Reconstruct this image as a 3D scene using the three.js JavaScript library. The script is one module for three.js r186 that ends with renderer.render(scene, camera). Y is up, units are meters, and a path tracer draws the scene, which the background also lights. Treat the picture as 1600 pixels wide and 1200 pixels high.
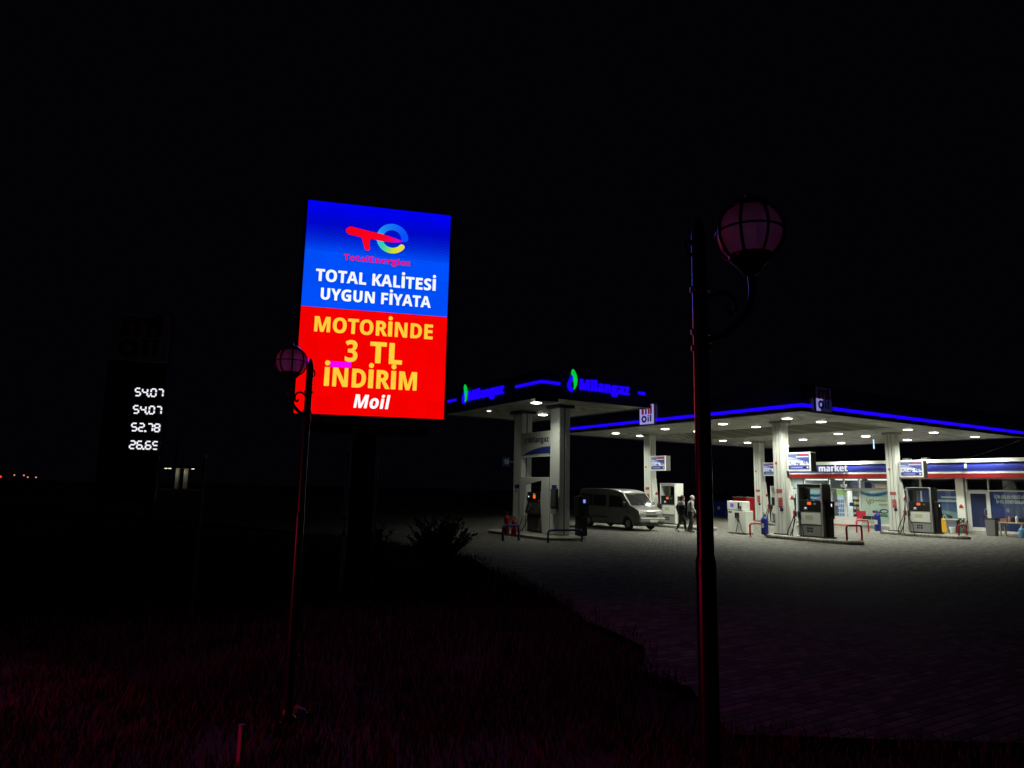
import * as THREE from 'three';
import { mergeGeometries } from 'three/addons/utils/BufferGeometryUtils.js';
import { RoundedBoxGeometry } from 'three/addons/geometries/RoundedBoxGeometry.js';
import { TextGeometry } from 'three/addons/geometries/TextGeometry.js';
import { FontLoader } from 'three/addons/loaders/FontLoader.js';
import { ImprovedNoise } from 'three/addons/math/ImprovedNoise.js';
import { RectAreaLightUniformsLib } from 'three/addons/lights/RectAreaLightUniformsLib.js';

// ---------------------------------------------------------------- camera, sky, moon, exposure
const rad = (d) => d * Math.PI / 180;
const scene = new THREE.Scene();
const camera = new THREE.PerspectiveCamera(59.18, 4 / 3, 0.05, 900);
camera.position.set(0, 1.8, 0);
camera.rotation.set(rad(8.648), 0, rad(1.152), 'YXZ');

const renderer = new THREE.WebGLRenderer({ antialias: true });
renderer.toneMapping = THREE.LinearToneMapping;
renderer.toneMappingExposure = 1;
renderer.shadowMap.enabled = true;
RectAreaLightUniformsLib.init();

{ // moonless night sky, nearly black blue
  const w = 16, h = 8, d = new Float32Array(w * h * 4);
  for (let i = 0; i < w * h; i++) d.set([0.00075, 0.00072, 0.0016, 1], i * 4);
  const t = new THREE.DataTexture(d, w, h, THREE.RGBAFormat, THREE.FloatType);
  t.mapping = THREE.EquirectangularReflectionMapping; t.magFilter = THREE.LinearFilter; t.needsUpdate = true;
  scene.background = t; scene.environment = t;
}
const moon = new THREE.DirectionalLight(new THREE.Color().setRGB(1, 0.95, 0.88), 0.003);
moon.name = 'moonlight'; moon.position.set(-30, 60, 30); moon.castShadow = true;
Object.assign(moon.shadow.camera, { left: -60, right: 60, top: 60, bottom: -60, far: 200 });
scene.add(moon, moon.target);

const LAMP = new THREE.Color().setRGB(0.98, 1, 0.85);     // canopy downlights
const LAMP_POWER = 57, LPG_POWER = 17, SIGN_LIGHT = 1.5, ADDED_TAIL_POWER = 15;

// ---------------------------------------------------------------- helpers
let seed = 7;
const rnd = (a = 1, b) => { seed = (seed * 1664525 + 1013904223) >>> 0; const r = seed / 4294967296; return b === undefined ? r * a : a + r * (b - a); };
const noise = new ImprovedNoise();
const fbm = (x, y, z = 0, o = 4) => { let s = 0, a = 0.5, f = 1; for (let i = 0; i < o; i++) { s += a * noise.noise(x * f, y * f, z + i * 7.3); a *= 0.5; f *= 2.03; } return s; };
const V = (x, y, z) => new THREE.Vector3(x, y, z);
const lerp = THREE.MathUtils.lerp, clamp = THREE.MathUtils.clamp;

// station axes: x runs along the canopy front, z towards the road; origin under the canopy's near corner
const TURN = Math.atan2(0.522, 0.853), CT = Math.cos(TURN), ST = Math.sin(TURN);
const S = (x, y, z) => V(10.195 + x * CT + z * ST, y, -23.527 - x * ST + z * CT);

const taken = {};
function numbered(n) { const k = taken[n] = (taken[n] ?? -1) + 1; return k ? n + '_' + String(k).padStart(3, '0') : n; }
function tag(o, label, category, group, kind) {
  if (label) o.userData.label = label; if (category) o.userData.category = category;
  if (group) o.userData.group = group; if (kind) o.userData.kind = kind; return o;
}
function thingW(name, label, category, pos, turn = 0, group) {
  const o = new THREE.Group(); o.name = numbered(name); o.position.copy(pos); o.rotation.y = turn; scene.add(o);
  return tag(o, label, category, group);
}
const thing = (name, label, category, [x, y, z], group, turn = 0) => thingW(name, label, category, S(x, y, z), TURN + turn, group);
function mk(name, geo, mat, parent) {
  if (Array.isArray(geo)) geo = merge(geo);
  const m = new THREE.Mesh(geo, mat); m.castShadow = m.receiveShadow = true;
  m.name = parent === scene ? numbered(name) : name; parent.add(m); return m;
}
function struct(name, geo, mat) { return tag(mk(name, geo, mat, scene), null, null, null, 'structure'); }
function merge(list) {
  const gs = list.map((g) => { g = g.index ? g.toNonIndexed() : g.clone(); for (const k of Object.keys(g.attributes)) if (!['position', 'normal', 'uv'].includes(k)) g.deleteAttribute(k); if (!g.attributes.uv) g.setAttribute('uv', new THREE.BufferAttribute(new Float32Array(g.attributes.position.count * 2), 2)); return g; });
  return gs.length > 1 ? mergeGeometries(gs) : gs[0];
}
const at = (g, x, y, z) => g.translate(x, y, z);
// box by centre; r rounds its edges
const box = (w, h, d, x = 0, y = 0, z = 0, r = 0) => at(r ? new RoundedBoxGeometry(w, h, d, 2, r) : new THREE.BoxGeometry(w, h, d), x, y, z);
// box by its limits
const span = (x0, x1, y0, y1, z0, z1, r = 0) => box(x1 - x0, y1 - y0, z1 - z0, (x0 + x1) / 2, (y0 + y1) / 2, (z0 + z1) / 2, r);
const cyl = (r0, r1, h, x = 0, y = 0, z = 0, n = 16) => at(new THREE.CylinderGeometry(r1, r0, h, n), x, y + h / 2, z);
const ball = (r, x = 0, y = 0, z = 0, n = 16) => at(new THREE.SphereGeometry(r, n, Math.max(6, n * 0.7 | 0)), x, y, z);
const tube = (pts, r, seg = 24, n = 8) => new THREE.TubeGeometry(new THREE.CatmullRomCurve3(pts.map((p) => p.isVector3 ? p : V(...p))), seg, r, n);
const ring = (R, r, n = 32) => new THREE.TorusGeometry(R, r, 8, n).rotateX(Math.PI / 2);
function poly(points, depth, bevel = 0) {
  const s = new THREE.Shape(points.map(([a, b]) => new THREE.Vector2(a, b)));
  return new THREE.ExtrudeGeometry(s, { depth, bevelEnabled: bevel > 0, bevelSize: bevel, bevelThickness: bevel, bevelSegments: 2 });
}
const std = (r, g, b, roughness = 0.6, metalness = 0, more = {}) => new THREE.MeshStandardMaterial({ color: new THREE.Color().setRGB(r, g, b), roughness, metalness, ...more });
const phy = (r, g, b, o) => new THREE.MeshPhysicalMaterial({ color: new THREE.Color().setRGB(r, g, b), ...o });
const glow = (r, g, b, k = 1) => new THREE.MeshStandardMaterial({ color: 0x050505, roughness: 0.5, emissive: new THREE.Color().setRGB(r, g, b), emissiveIntensity: k });
function canvas(w, h, draw) {
  const c = document.createElement('canvas'); c.width = w; c.height = h; draw(c.getContext('2d'), w, h);
  const t = new THREE.CanvasTexture(c); t.colorSpace = THREE.SRGBColorSpace; return t;
}
function fitText(g, text, x0, x1, base, cap, font = 'bold', bold = 0) { // caps of height cap, from x0 to x1; a dotted capital I is a plain bar with a round dot
  g.save(); g.font = `${font} 100px sans-serif`; g.textAlign = 'left'; g.textBaseline = 'alphabetic'; g.strokeStyle = g.fillStyle; g.lineJoin = 'round'; g.lineWidth = bold || 1;
  const runs = text.split(/(İ)/).filter((t) => t), adv = (t) => t === 'İ' ? 31 : g.measureText(t).width;
  g.translate(x0, base); g.scale((x1 - x0) / runs.reduce((n, t) => n + adv(t), 0), cap / 71.5);
  let x = 0;
  for (const t of runs) {
    if (t === 'İ') { g.fillRect(x + 6.5 - bold / 2, -71.5 - bold / 2, 18 + bold, 71.5 + bold); g.beginPath(); g.arc(x + 15.5, -89, 10.5, 0, 7); g.fill(); }
    else { g.fillText(t, x, 0); if (bold) g.strokeText(t, x, 0); }
    x += adv(t);
  }
  g.restore();
}
function dataTex(n, f, srgb) { // f(i, j) gives 0..255 values
  const d = new Uint8Array(n * n * 4);
  for (let j = 0; j < n; j++) for (let i = 0; i < n; i++) { const c = f(i, j); d.set([c[0], c[1], c[2], 255], (j * n + i) * 4); }
  const t = new THREE.DataTexture(d, n, n); t.magFilter = THREE.LinearFilter; t.wrapS = t.wrapT = THREE.RepeatWrapping;
  if (srgb) t.colorSpace = THREE.SRGBColorSpace; t.needsUpdate = true; return t;
}
function planarUV(g, f) { const p = g.attributes.position, u = new Float32Array(p.count * 2); for (let i = 0; i < p.count; i++) { const q = f(p.getX(i), p.getY(i), p.getZ(i)); u[i * 2] = q[0]; u[i * 2 + 1] = q[1]; } g.setAttribute('uv', new THREE.BufferAttribute(u, 2)); return g; }
const font = await new FontLoader().loadAsync('fonts/droid/droid_sans_bold.typeface.json');
function letters(text, width, cap, depth, bevel = 0) {
  const g = new TextGeometry(text, { font, size: 1, depth: 1, curveSegments: 5, bevelEnabled: bevel > 0, bevelSize: bevel, bevelThickness: bevel, bevelSegments: 1 });
  g.computeBoundingBox(); const b = g.boundingBox, w = b.max.x - b.min.x;
  g.translate(-b.min.x, 0, -b.min.z); return g.scale(width / w, cap / 0.98, depth / (b.max.z - b.min.z));
}

// tiling grime: loops exactly because the noise is taken on a torus
const grime = dataTex(256, (i, j) => { const a = i / 256 * 2 * Math.PI, b = j / 256 * 2 * Math.PI; const s = fbm(Math.cos(a) * 2 + 9, Math.sin(a) * 2 + Math.cos(b) * 2, Math.sin(b) * 2, 5); const k = clamp(225 + s * 130 + (rnd() - 0.5) * 14, 90, 255); return [k, k, k * 0.985]; }, true);

// ---------------------------------------------------------------- materials
const M = {
  whitePaint: std(0.74, 0.77, 0.71, 0.36), white: std(0.7, 0.71, 0.68, 0.4), soffit: std(0.5, 0.5, 0.46, 0.5, 0, { map: grime }),
  offWhite: std(0.5, 0.51, 0.47, 0.45, 0, { map: grime }), greyPanel: std(0.3, 0.3, 0.29, 0.4), darkGrey: std(0.05, 0.05, 0.052, 0.4), black: std(0.012, 0.012, 0.014, 0.35),
  blackIron: std(0.012, 0.012, 0.013, 0.28, 0, { bumpMap: grime, bumpScale: 0.0006 }), rubber: std(0.015, 0.015, 0.016, 0.75), steel: std(0.45, 0.45, 0.46, 0.35, 0.9), galvan: std(0.3, 0.31, 0.33, 0.45, 0.4), polePaint: std(0.06, 0.06, 0.065, 0.5),
  navy: std(0.012, 0.014, 0.07, 0.45), fascia: std(0.03, 0.034, 0.1, 0.45), maroon: std(0.09, 0.008, 0.014, 0.5), blueBand: phy(0.03, 0.045, 0.38, { roughness: 0.3, clearcoat: 0.6, clearcoatRoughness: 0.12 }),
  red: std(0.42, 0.02, 0.025, 0.4), redBand: std(0.45, 0.02, 0.025, 0.4), blue: std(0.02, 0.035, 0.26, 0.35), yellow: std(0.75, 0.42, 0.02, 0.45), green: std(0.03, 0.3, 0.06, 0.5),
  concrete: std(0.36, 0.35, 0.32, 0.85, 0, { map: grime, bumpMap: grime, bumpScale: 0.002 }), kerb: std(0.2, 0.2, 0.18, 0.9, 0, { map: grime }), kerbWhite: std(0.62, 0.62, 0.56, 0.6, 0, { map: grime }),
  wood: std(0.5, 0.42, 0.26, 0.6, 0, { map: grime }), glassDark: phy(0.02, 0.022, 0.024, { roughness: 0.06, clearcoat: 1, clearcoatRoughness: 0.03 }),
  glass: phy(0.9, 0.95, 0.93, { roughness: 0.03, transmission: 1, thickness: 0, ior: 1.45 }), alu: std(0.62, 0.63, 0.62, 0.35, 0.1),
  lens: glow(1, 0.99, 0.88, 11), blueLed: glow(0.012, 0.0, 1, 1.15), greenLed: glow(0.0, 0.62, 0.05, 0.9), whiteLed: glow(0.93, 0.93, 1, 1.05),
  orangeLed: glow(1, 0.16, 0.02, 0.9), redLed: glow(1, 0.05, 0.01, 0.9), blueScreen: glow(0.25, 0.35, 1, 0.9), skin: std(0.42, 0.25, 0.17, 0.55),
  cloth: std(0.4, 0.4, 0.4, 0.9), clothDark: std(0.012, 0.012, 0.015, 0.9), clothNavy: std(0.02, 0.022, 0.03, 0.9), hairGrey: std(0.5, 0.5, 0.48, 0.7), hairDark: std(0.015, 0.012, 0.01, 0.6), shoe: std(0.55, 0.55, 0.55, 0.6), brown: std(0.06, 0.04, 0.025, 0.8),
  leaf: std(0.055, 0.075, 0.03, 0.6, 0, { side: THREE.DoubleSide }), leafHedge: std(0.085, 0.115, 0.05, 0.65, 0, { side: THREE.DoubleSide }), twig: std(0.05, 0.038, 0.025, 0.9),
};

// ---------------------------------------------------------------- ground
const EDGE = [[1.75, -5.4], [1.6, -6.6], [1.5, -8.2], [1.0, -10.1], [0.3, -13], [-0.96, -17.6], [-2.9, -20.6], [-6, -24], [-12, -29], [-26, -40]];
const crest = (x) => x < -2.74 ? -5.8 - (-2.74 - x) * 0.72 : lerp(-5.8, -5.25, clamp((x + 2.74) / 6.7, 0, 1));
{ // soil sheet to the horizon
  const xs = [-420, -200, -100, -60], zs = [-420, -220, -130, -80]; for (let x = -40; x <= 40; x += 0.5) xs.push(x); xs.push(60, 100, 200, 420); for (let z = -60; z <= 20; z += 0.5) zs.push(z); zs.push(60, 120);
  const p = [], idx = [], col = [], uv = [];
  for (const z of zs) for (const x of xs) {
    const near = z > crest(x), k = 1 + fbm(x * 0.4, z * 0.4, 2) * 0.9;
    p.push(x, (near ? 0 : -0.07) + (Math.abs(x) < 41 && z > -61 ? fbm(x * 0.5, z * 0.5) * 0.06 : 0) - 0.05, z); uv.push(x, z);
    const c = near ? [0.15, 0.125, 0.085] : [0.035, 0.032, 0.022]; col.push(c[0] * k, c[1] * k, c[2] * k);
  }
  const nx = xs.length; for (let j = 0; j < zs.length - 1; j++) for (let i = 0; i < nx - 1; i++) { const a = j * nx + i; idx.push(a, a + nx, a + 1, a + 1, a + nx, a + nx + 1); }
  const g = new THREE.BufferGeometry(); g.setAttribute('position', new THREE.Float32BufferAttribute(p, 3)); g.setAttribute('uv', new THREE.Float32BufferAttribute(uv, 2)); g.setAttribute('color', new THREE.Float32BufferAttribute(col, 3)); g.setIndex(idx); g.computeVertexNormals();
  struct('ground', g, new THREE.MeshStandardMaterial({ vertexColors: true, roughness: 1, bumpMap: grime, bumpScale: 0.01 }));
}
{ // interlocking block paving of the forecourt: one tile is 3.2 m, blocks 0.2 x 0.1 m of mixed firing
  const N = 1024, tone = Array.from({ length: 32 * 16 }, () => rnd(0.66, 1.2));
  const cell = (i, j) => { const row = j / 32 | 0, off = row % 2 * 32, x = (i + off) % N, c = x / 64 | 0, ix = x % 64, iy = j % 32; return { k: tone[(row * 16 + c) % tone.length], joint: ix < 4 || iy < 4, ix, iy }; };
  const map = dataTex(N, (i, j) => { const q = cell(i, j), s = (q.joint ? 0.22 : q.k) * (0.9 + rnd(0.2)) * 106; return [s, s * 0.985, s * 0.9]; }, true);
  const bump = dataTex(N, (i, j) => { const q = cell(i, j), e = Math.min(q.ix - 3, 64 - q.ix, q.iy - 3, 32 - q.iy), s = q.joint ? 60 : 150 + Math.min(e, 5) * 12 + rnd(20); return [s, s, s]; });
  for (const t of [map, bump]) t.repeat.set(1 / 3.2, 1 / 3.2);
  const edge = []; for (let i = 0; i < EDGE.length - 1; i++) { const [x0, z0] = EDGE[i], [x1, z1] = EDGE[i + 1], n = Math.ceil(Math.hypot(x1 - x0, z1 - z0) / 0.4); for (let k = 0; k < n; k++) { const z = lerp(z0, z1, k / n); edge.push([lerp(x0, x1, k / n) + fbm(z * 1.3, 7.7) * 0.5, z]); } }
  const out = [...edge, [-60, -70], [-60, -110], [90, -110], [90, -5.2], [20, -5.2], [5, -5.3]];
  const g = new THREE.ShapeGeometry(new THREE.Shape(out.map(([x, z]) => new THREE.Vector2(x, -z)))).rotateX(-Math.PI / 2);
  struct('forecourt_paving', planarUV(g, (x, y, z) => [x * CT - z * ST, x * ST + z * CT]), new THREE.MeshStandardMaterial({ map, bumpMap: bump, bumpScale: 0.006, roughness: 0.75 }));
}
{ // dry roadside grass near the road, darker planting in the bed
  const blade = new THREE.BufferGeometry(); blade.setAttribute('position', new THREE.Float32BufferAttribute([-0.006, 0, 0, 0.006, 0, 0, 0.004, 0.6, 0.1, -0.004, 0.6, 0.1, 0.004, 0.6, 0.1, 0, 1, 0.32, -0.004, 0.6, 0.1], 3)); blade.setIndex([0, 1, 2, 0, 2, 3, 4, 5, 6]); blade.computeVertexNormals();
  const field = (name, n, ok, x0, x1, z0, z1, h0, h1, cols, label) => {
    const m = new THREE.InstancedMesh(blade, std(1, 1, 1, 0.8, 0, { side: THREE.DoubleSide }), n), q = new THREE.Object3D(), c = new THREE.Color(); let k = 0, tries = 0;
    while (k < n && tries++ < n * 6) { const x = rnd(x0, x1), z = rnd(z0, z1); if (!ok(x, z) || fbm(x * 1.1, z * 1.1, 5) + rnd(0.5) < 0.12) continue; q.position.set(x, -0.06, z); q.rotation.set(rnd(-0.35, 0.35), rnd(6.28), rnd(-0.35, 0.35)); const h = rnd(h0, h1); q.scale.set(1, h, h); q.updateMatrix(); m.setMatrixAt(k, q.matrix); const a = cols[rnd(cols.length) | 0], s = rnd(0.7, 1.2); m.setColorAt(k, c.setRGB(a[0] * s, a[1] * s, a[2] * s)); k++; }
    m.count = k; m.name = name; m.castShadow = m.receiveShadow = true; scene.add(m); tag(m, label, 'grass', null, 'stuff');
  };
  field('dry_grass', 42000, (x, z) => z > crest(x) + rnd(-0.25, 0.1), -7, 5.5, -9, -1.5, 0.05, 0.17, [[0.14, 0.12, 0.06], [0.09, 0.09, 0.035], [0.18, 0.15, 0.09]], 'short dry roadside grass glowing faintly red');
  const bedEdge = (z) => { for (let i = 0; i < EDGE.length - 1; i++) if (z <= EDGE[i][1] && z >= EDGE[i + 1][1]) return lerp(EDGE[i][0], EDGE[i + 1][0], (z - EDGE[i][1]) / (EDGE[i + 1][1] - EDGE[i][1])); return -99; };
  field('bed_grass', 60000, (x, z) => z < crest(x) && x < bedEdge(z) + 0.2 + fbm(z * 1.3, 7.7) * 0.5 + fbm(z * 4, x * 4, 2) * 0.5, -14, 1.7, -24, -5, 0.08, 0.24, [[0.03, 0.04, 0.014], [0.022, 0.028, 0.01], [0.05, 0.045, 0.02]], 'dark rough grass between the road verge and the forecourt');
}
console.log('ground');

// ---------------------------------------------------------------- LED advertising display on its column
{
  const A = V(-3.619, 0, -11.2), B = V(-1.184, 0, -11.782), W = A.distanceTo(B), y0 = 2.945, y1 = 6.68, Hh = y1 - y0;
  const turn = Math.atan2(-(B.z - A.z), B.x - A.x), mid = A.clone().add(B).multiplyScalar(0.5);
  const o = thingW('led_billboard', 'tall lit LED display, blue above and red below, with white and yellow lettering', 'display sign', mid, turn);
  const map = canvas(1024, 1536, (g, w, h) => {
    g.scale(1.024, 1.024);
    const gr = g.createLinearGradient(0, 0, 0, 360); gr.addColorStop(0, '#0000ff'); gr.addColorStop(0.45, '#0008f6'); gr.addColorStop(1, '#0050ff');
    g.fillStyle = gr; g.fillRect(0, 0, 1000, 765); g.fillStyle = '#ff0000'; g.fillRect(0, 765, 1000, 735);
    for (let i = 0; i < 30; i++) { g.fillStyle = `rgba(0,0,70,${0.2 + 0.45 * Math.sin(Math.PI * clamp((i - 3) / 24, 0, 1))})`; g.fillRect(0, 20 + i * 11.5, 1000, 5); }
    for (let i = 0; i < 60; i++) { g.fillStyle = 'rgba(150,0,0,0.22)'; g.fillRect(0, 775 + i * 12, 1000, 2); }
    // the ring, drawn as short arcs of changing colour, then the slanted bar across it
    g.lineCap = 'round'; const cx = 588, cy = 222; const stops = [[0, [240, 225, 60]], [0.18, [215, 225, 60]], [0.32, [70, 220, 150]], [0.45, [30, 200, 245]], [0.62, [25, 140, 245]], [1, [10, 80, 255]]];
    for (let i = 0; i < 90; i++) { const t = i / 89, a = rad(38 + t * 312); let k = 0; while (k < stops.length - 2 && stops[k + 1][0] < t) k++; const u = clamp((t - stops[k][0]) / (stops[k + 1][0] - stops[k][0]), 0, 1), c = stops[k][1].map((x, n) => Math.round(lerp(x, stops[k + 1][1][n], u))); g.strokeStyle = `rgb(${c})`; g.lineWidth = lerp(40, 50, t); g.beginPath(); g.arc(cx, cy, 88, a, a + 0.07); g.stroke(); }
    const bar = g.createLinearGradient(263, 0, 680, 0); bar.addColorStop(0, '#ff0018'); bar.addColorStop(0.62, '#ff0020'); bar.addColorStop(0.9, '#f000c0'); bar.addColorStop(1, '#5000ff');
    g.fillStyle = bar; g.beginPath(); g.moveTo(296, 161); g.lineTo(425, 182); g.quadraticCurveTo(560, 196, 672, 236); g.quadraticCurveTo(560, 262, 440, 236); g.quadraticCurveTo(425, 262, 438, 310); g.quadraticCurveTo(430, 336, 402, 322); g.quadraticCurveTo(388, 270, 372, 234); g.lineTo(285, 222); g.quadraticCurveTo(240, 190, 296, 161); g.fill();
    g.fillStyle = '#f4006c'; fitText(g, 'TotalEnergies', 262, 725, 411, 43, 'bold', 2.5);
    g.fillStyle = '#ffffff'; fitText(g, 'TOTAL KALİTESİ', 82, 916, 577, 84, 'bold', 2.5); fitText(g, 'UYGUN FİYATA', 116, 878, 706, 80, 'bold', 2.5);
    
    g.fillStyle = '#ffd23c'; fitText(g, 'MOTORİNDE', 84, 908, 934, 104, 'bold', 2.5); fitText(g, '3', 305, 396, 1129, 146, 'bold', 2.5); fitText(g, 'TL', 472, 700, 1129, 146, 'bold', 2.5); fitText(g, 'İNDİRİM', 172, 816, 1306, 126, 'bold', 2.5);
    g.fillStyle = '#ff00ff'; g.fillRect(215, 1134, 139, 42); g.fillRect(0, 1130, 87, 46);
    for (let i = 0; i < 8; i++) for (let j = 0; j < 12; j++) { g.fillStyle = `rgba(0,0,0,${rnd(0.035)})`; g.fillRect(i * 125, j * 125, 125.5, 125.5); }
    g.fillStyle = '#ffffff'; g.save(); g.transform(1, 0, -0.14, 1, 204, 0); fitText(g, 'Moil', 372, 620, 1446, 90, 'bold', 2.5); g.restore();
  });
  const scr = planarUV(box(W, Hh, 0.02, 0, (y0 + y1) / 2, 0.0), (x, y) => [x / W + 0.5, (y - y0) / Hh]);
  mk('screen', scr, new THREE.MeshStandardMaterial({ color: 0x020202, roughness: 0.6, emissive: 0xffffff, emissiveMap: map, emissiveIntensity: 1.0 }), o);
  mk('cabinet', [box(W + 0.03, Hh + 0.03, 0.28, 0, (y0 + y1) / 2, -0.155, 0.01), box(0.04, Hh, 0.3, -W / 2 - 0.036, (y0 + y1) / 2, -0.16), box(0.04, Hh, 0.3, W / 2 + 0.036, (y0 + y1) / 2, -0.16)], M.black, o);
  for (const x of [-0.8, 0.8]) mk('hanger', box(0.08, 0.2, 0.2, x, y0 - 0.06, -0.2), M.black, o);
  mk('beam', box(2.0, 0.16, 0.18, 0, y0 - 0.22, -0.2), M.black, o);
  mk('support_column', box(0.4, y0 - 0.3, 0.4, -0.07, (y0 - 0.3) / 2, -0.2, 0.02), M.black, o);
  mk('base_plate', box(0.7, 0.03, 0.7, -0.07, 0.015, -0.2), M.blackIron, o);
  const pipe = mk('pipe', cyl(0.034, 0.034, 2.64, -0.33, 0, -0.46), std(0.72, 0.72, 0.72, 0.6), o);
  for (const y of [0.92, 1.18, 2.28]) mk('pipe_clamp', cyl(0.042, 0.042, 0.045, -0.33, y, -0.46), M.black, pipe);
  mk('conduit', cyl(0.012, 0.012, 2.3, 0.16, 0, -0.08, 8), M.galvan, o);
  const cut = y1 - Hh * 0.51, n = V(0, 0, 1).applyAxisAngle(V(0, 1, 0), turn);
  for (const [a, b, c] of [[cut, y1, [0.0, 0.09, 1]], [y0, cut, [1, 0.02, 0.015]]]) {
    const L = new THREE.RectAreaLight(new THREE.Color().setRGB(...c), SIGN_LIGHT * (c[2] === 1 ? 1.4 : 1), W, b - a); L.name = 'led_billboard_glow';
    L.position.copy(mid).addScaledVector(n, 0.03).setY((a + b) / 2); L.rotation.y = turn + Math.PI; scene.add(L);
  }
}

// ---------------------------------------------------------------- price totem
{
  const z = 13.4, c = V(-7.98, 0, -14.3), o = thingW('price_totem', 'tall dark fuel price totem with four rows of white lit digits', 'price sign', c, rad(14));
  const W = 1.16, H = 5.36;
  mk('frame', [box(W, 4.0, 0.3, 0, H - 2.0, 0, 0.03)], M.black, o);
  for (const x of [-0.42, 0.46]) mk('leg', box(0.14, H - 4.0, 0.2, x, (H - 4.0) / 2, 0), M.blackIron, o);
  const logo = mk('logo_panel', planarUV(box(W - 0.04, 1.06, 0.04, 0, H - 0.56, 0.165, 0.01), (x, y) => [x / (W - 0.04) + 0.5, (y - H + 1.09) / 1.06]), std(1, 1, 1, 0.5, 0, { map: moilMap() }), o);
  const seg = { 0: 'abcdef', 2: 'abged', 4: 'fgbc', 5: 'afgcd', 6: 'afgedc', 7: 'abc', 8: 'abcdefg' };
  const bars = { a: [0, 1, 1, 0], b: [0.5, 0.5, 0, 1], c: [0.5, -0.5, 0, 1], d: [0, -1, 1, 0], e: [-0.5, -0.5, 0, 1], f: [-0.5, 0.5, 0, 1], g: [0, 0, 1, 0] };
  const rows = ['54.07', '54.07', '52.78', '26.65'], dh = 0.078, dw = 0.095;
  rows.forEach((s, r) => {
    const y = 3.62 - r * 0.37, row = mk('price_board', box(0.72, 0.28, 0.03, 0.14, y, 0.165, 0.01), M.black, o);
    let x = 0.06;
    for (const ch of s) {
      if (ch === '.') { mk('decimal_point', box(0.036, 0.036, 0.012, x - 0.055, y - dh, 0.185), M.whiteLed, row); x += 0.03; continue; }
      const gs = []; for (const k of seg[ch]) { if (r === 3 && x > 0.4 && (k === 'c')) continue; const [bx, by, hor] = bars[k]; const g = hor ? box(dw - 0.022, 0.027, 0.012) : box(0.027, dh - 0.022, 0.012); gs.push(at(g, x + bx * dw + (y - 3) * 0, y + by * dh, 0.185)); }
      for (const q of gs) mk('digit_segment', q, M.whiteLed, row); x += 0.135;
    }
  });
  for (let r = 0; r < 5; r++) mk('name_strip', box(W - 0.1, 0.02, 0.02, 0, 3.82 - r * 0.37, 0.157), M.darkGrey, o);
}
function moilMap() { // white plate, red m over dark blue oil
  return moilMap.t ??= canvas(256, 256, (g) => {
    g.fillStyle = '#d8d8dc'; g.fillRect(0, 0, 256, 256); g.fillStyle = '#8c1020';
    g.fillRect(36, 22, 40, 104); g.fillRect(98, 52, 30, 74); g.fillRect(150, 52, 30, 74); g.fillRect(36, 22, 150, 34); g.fillRect(186, 8, 34, 118); g.fillStyle = '#d8d8dc'; g.fillRect(80, 64, 16, 62); g.fillRect(132, 64, 16, 62);
    g.strokeStyle = '#101438'; g.lineWidth = 26; g.beginPath(); g.arc(80, 188, 34, 0, 7); g.stroke(); g.fillStyle = '#101438'; g.fillRect(142, 166, 24, 58); g.fillRect(142, 140, 24, 18); g.fillRect(184, 136, 26, 88);
  });
}

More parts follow.
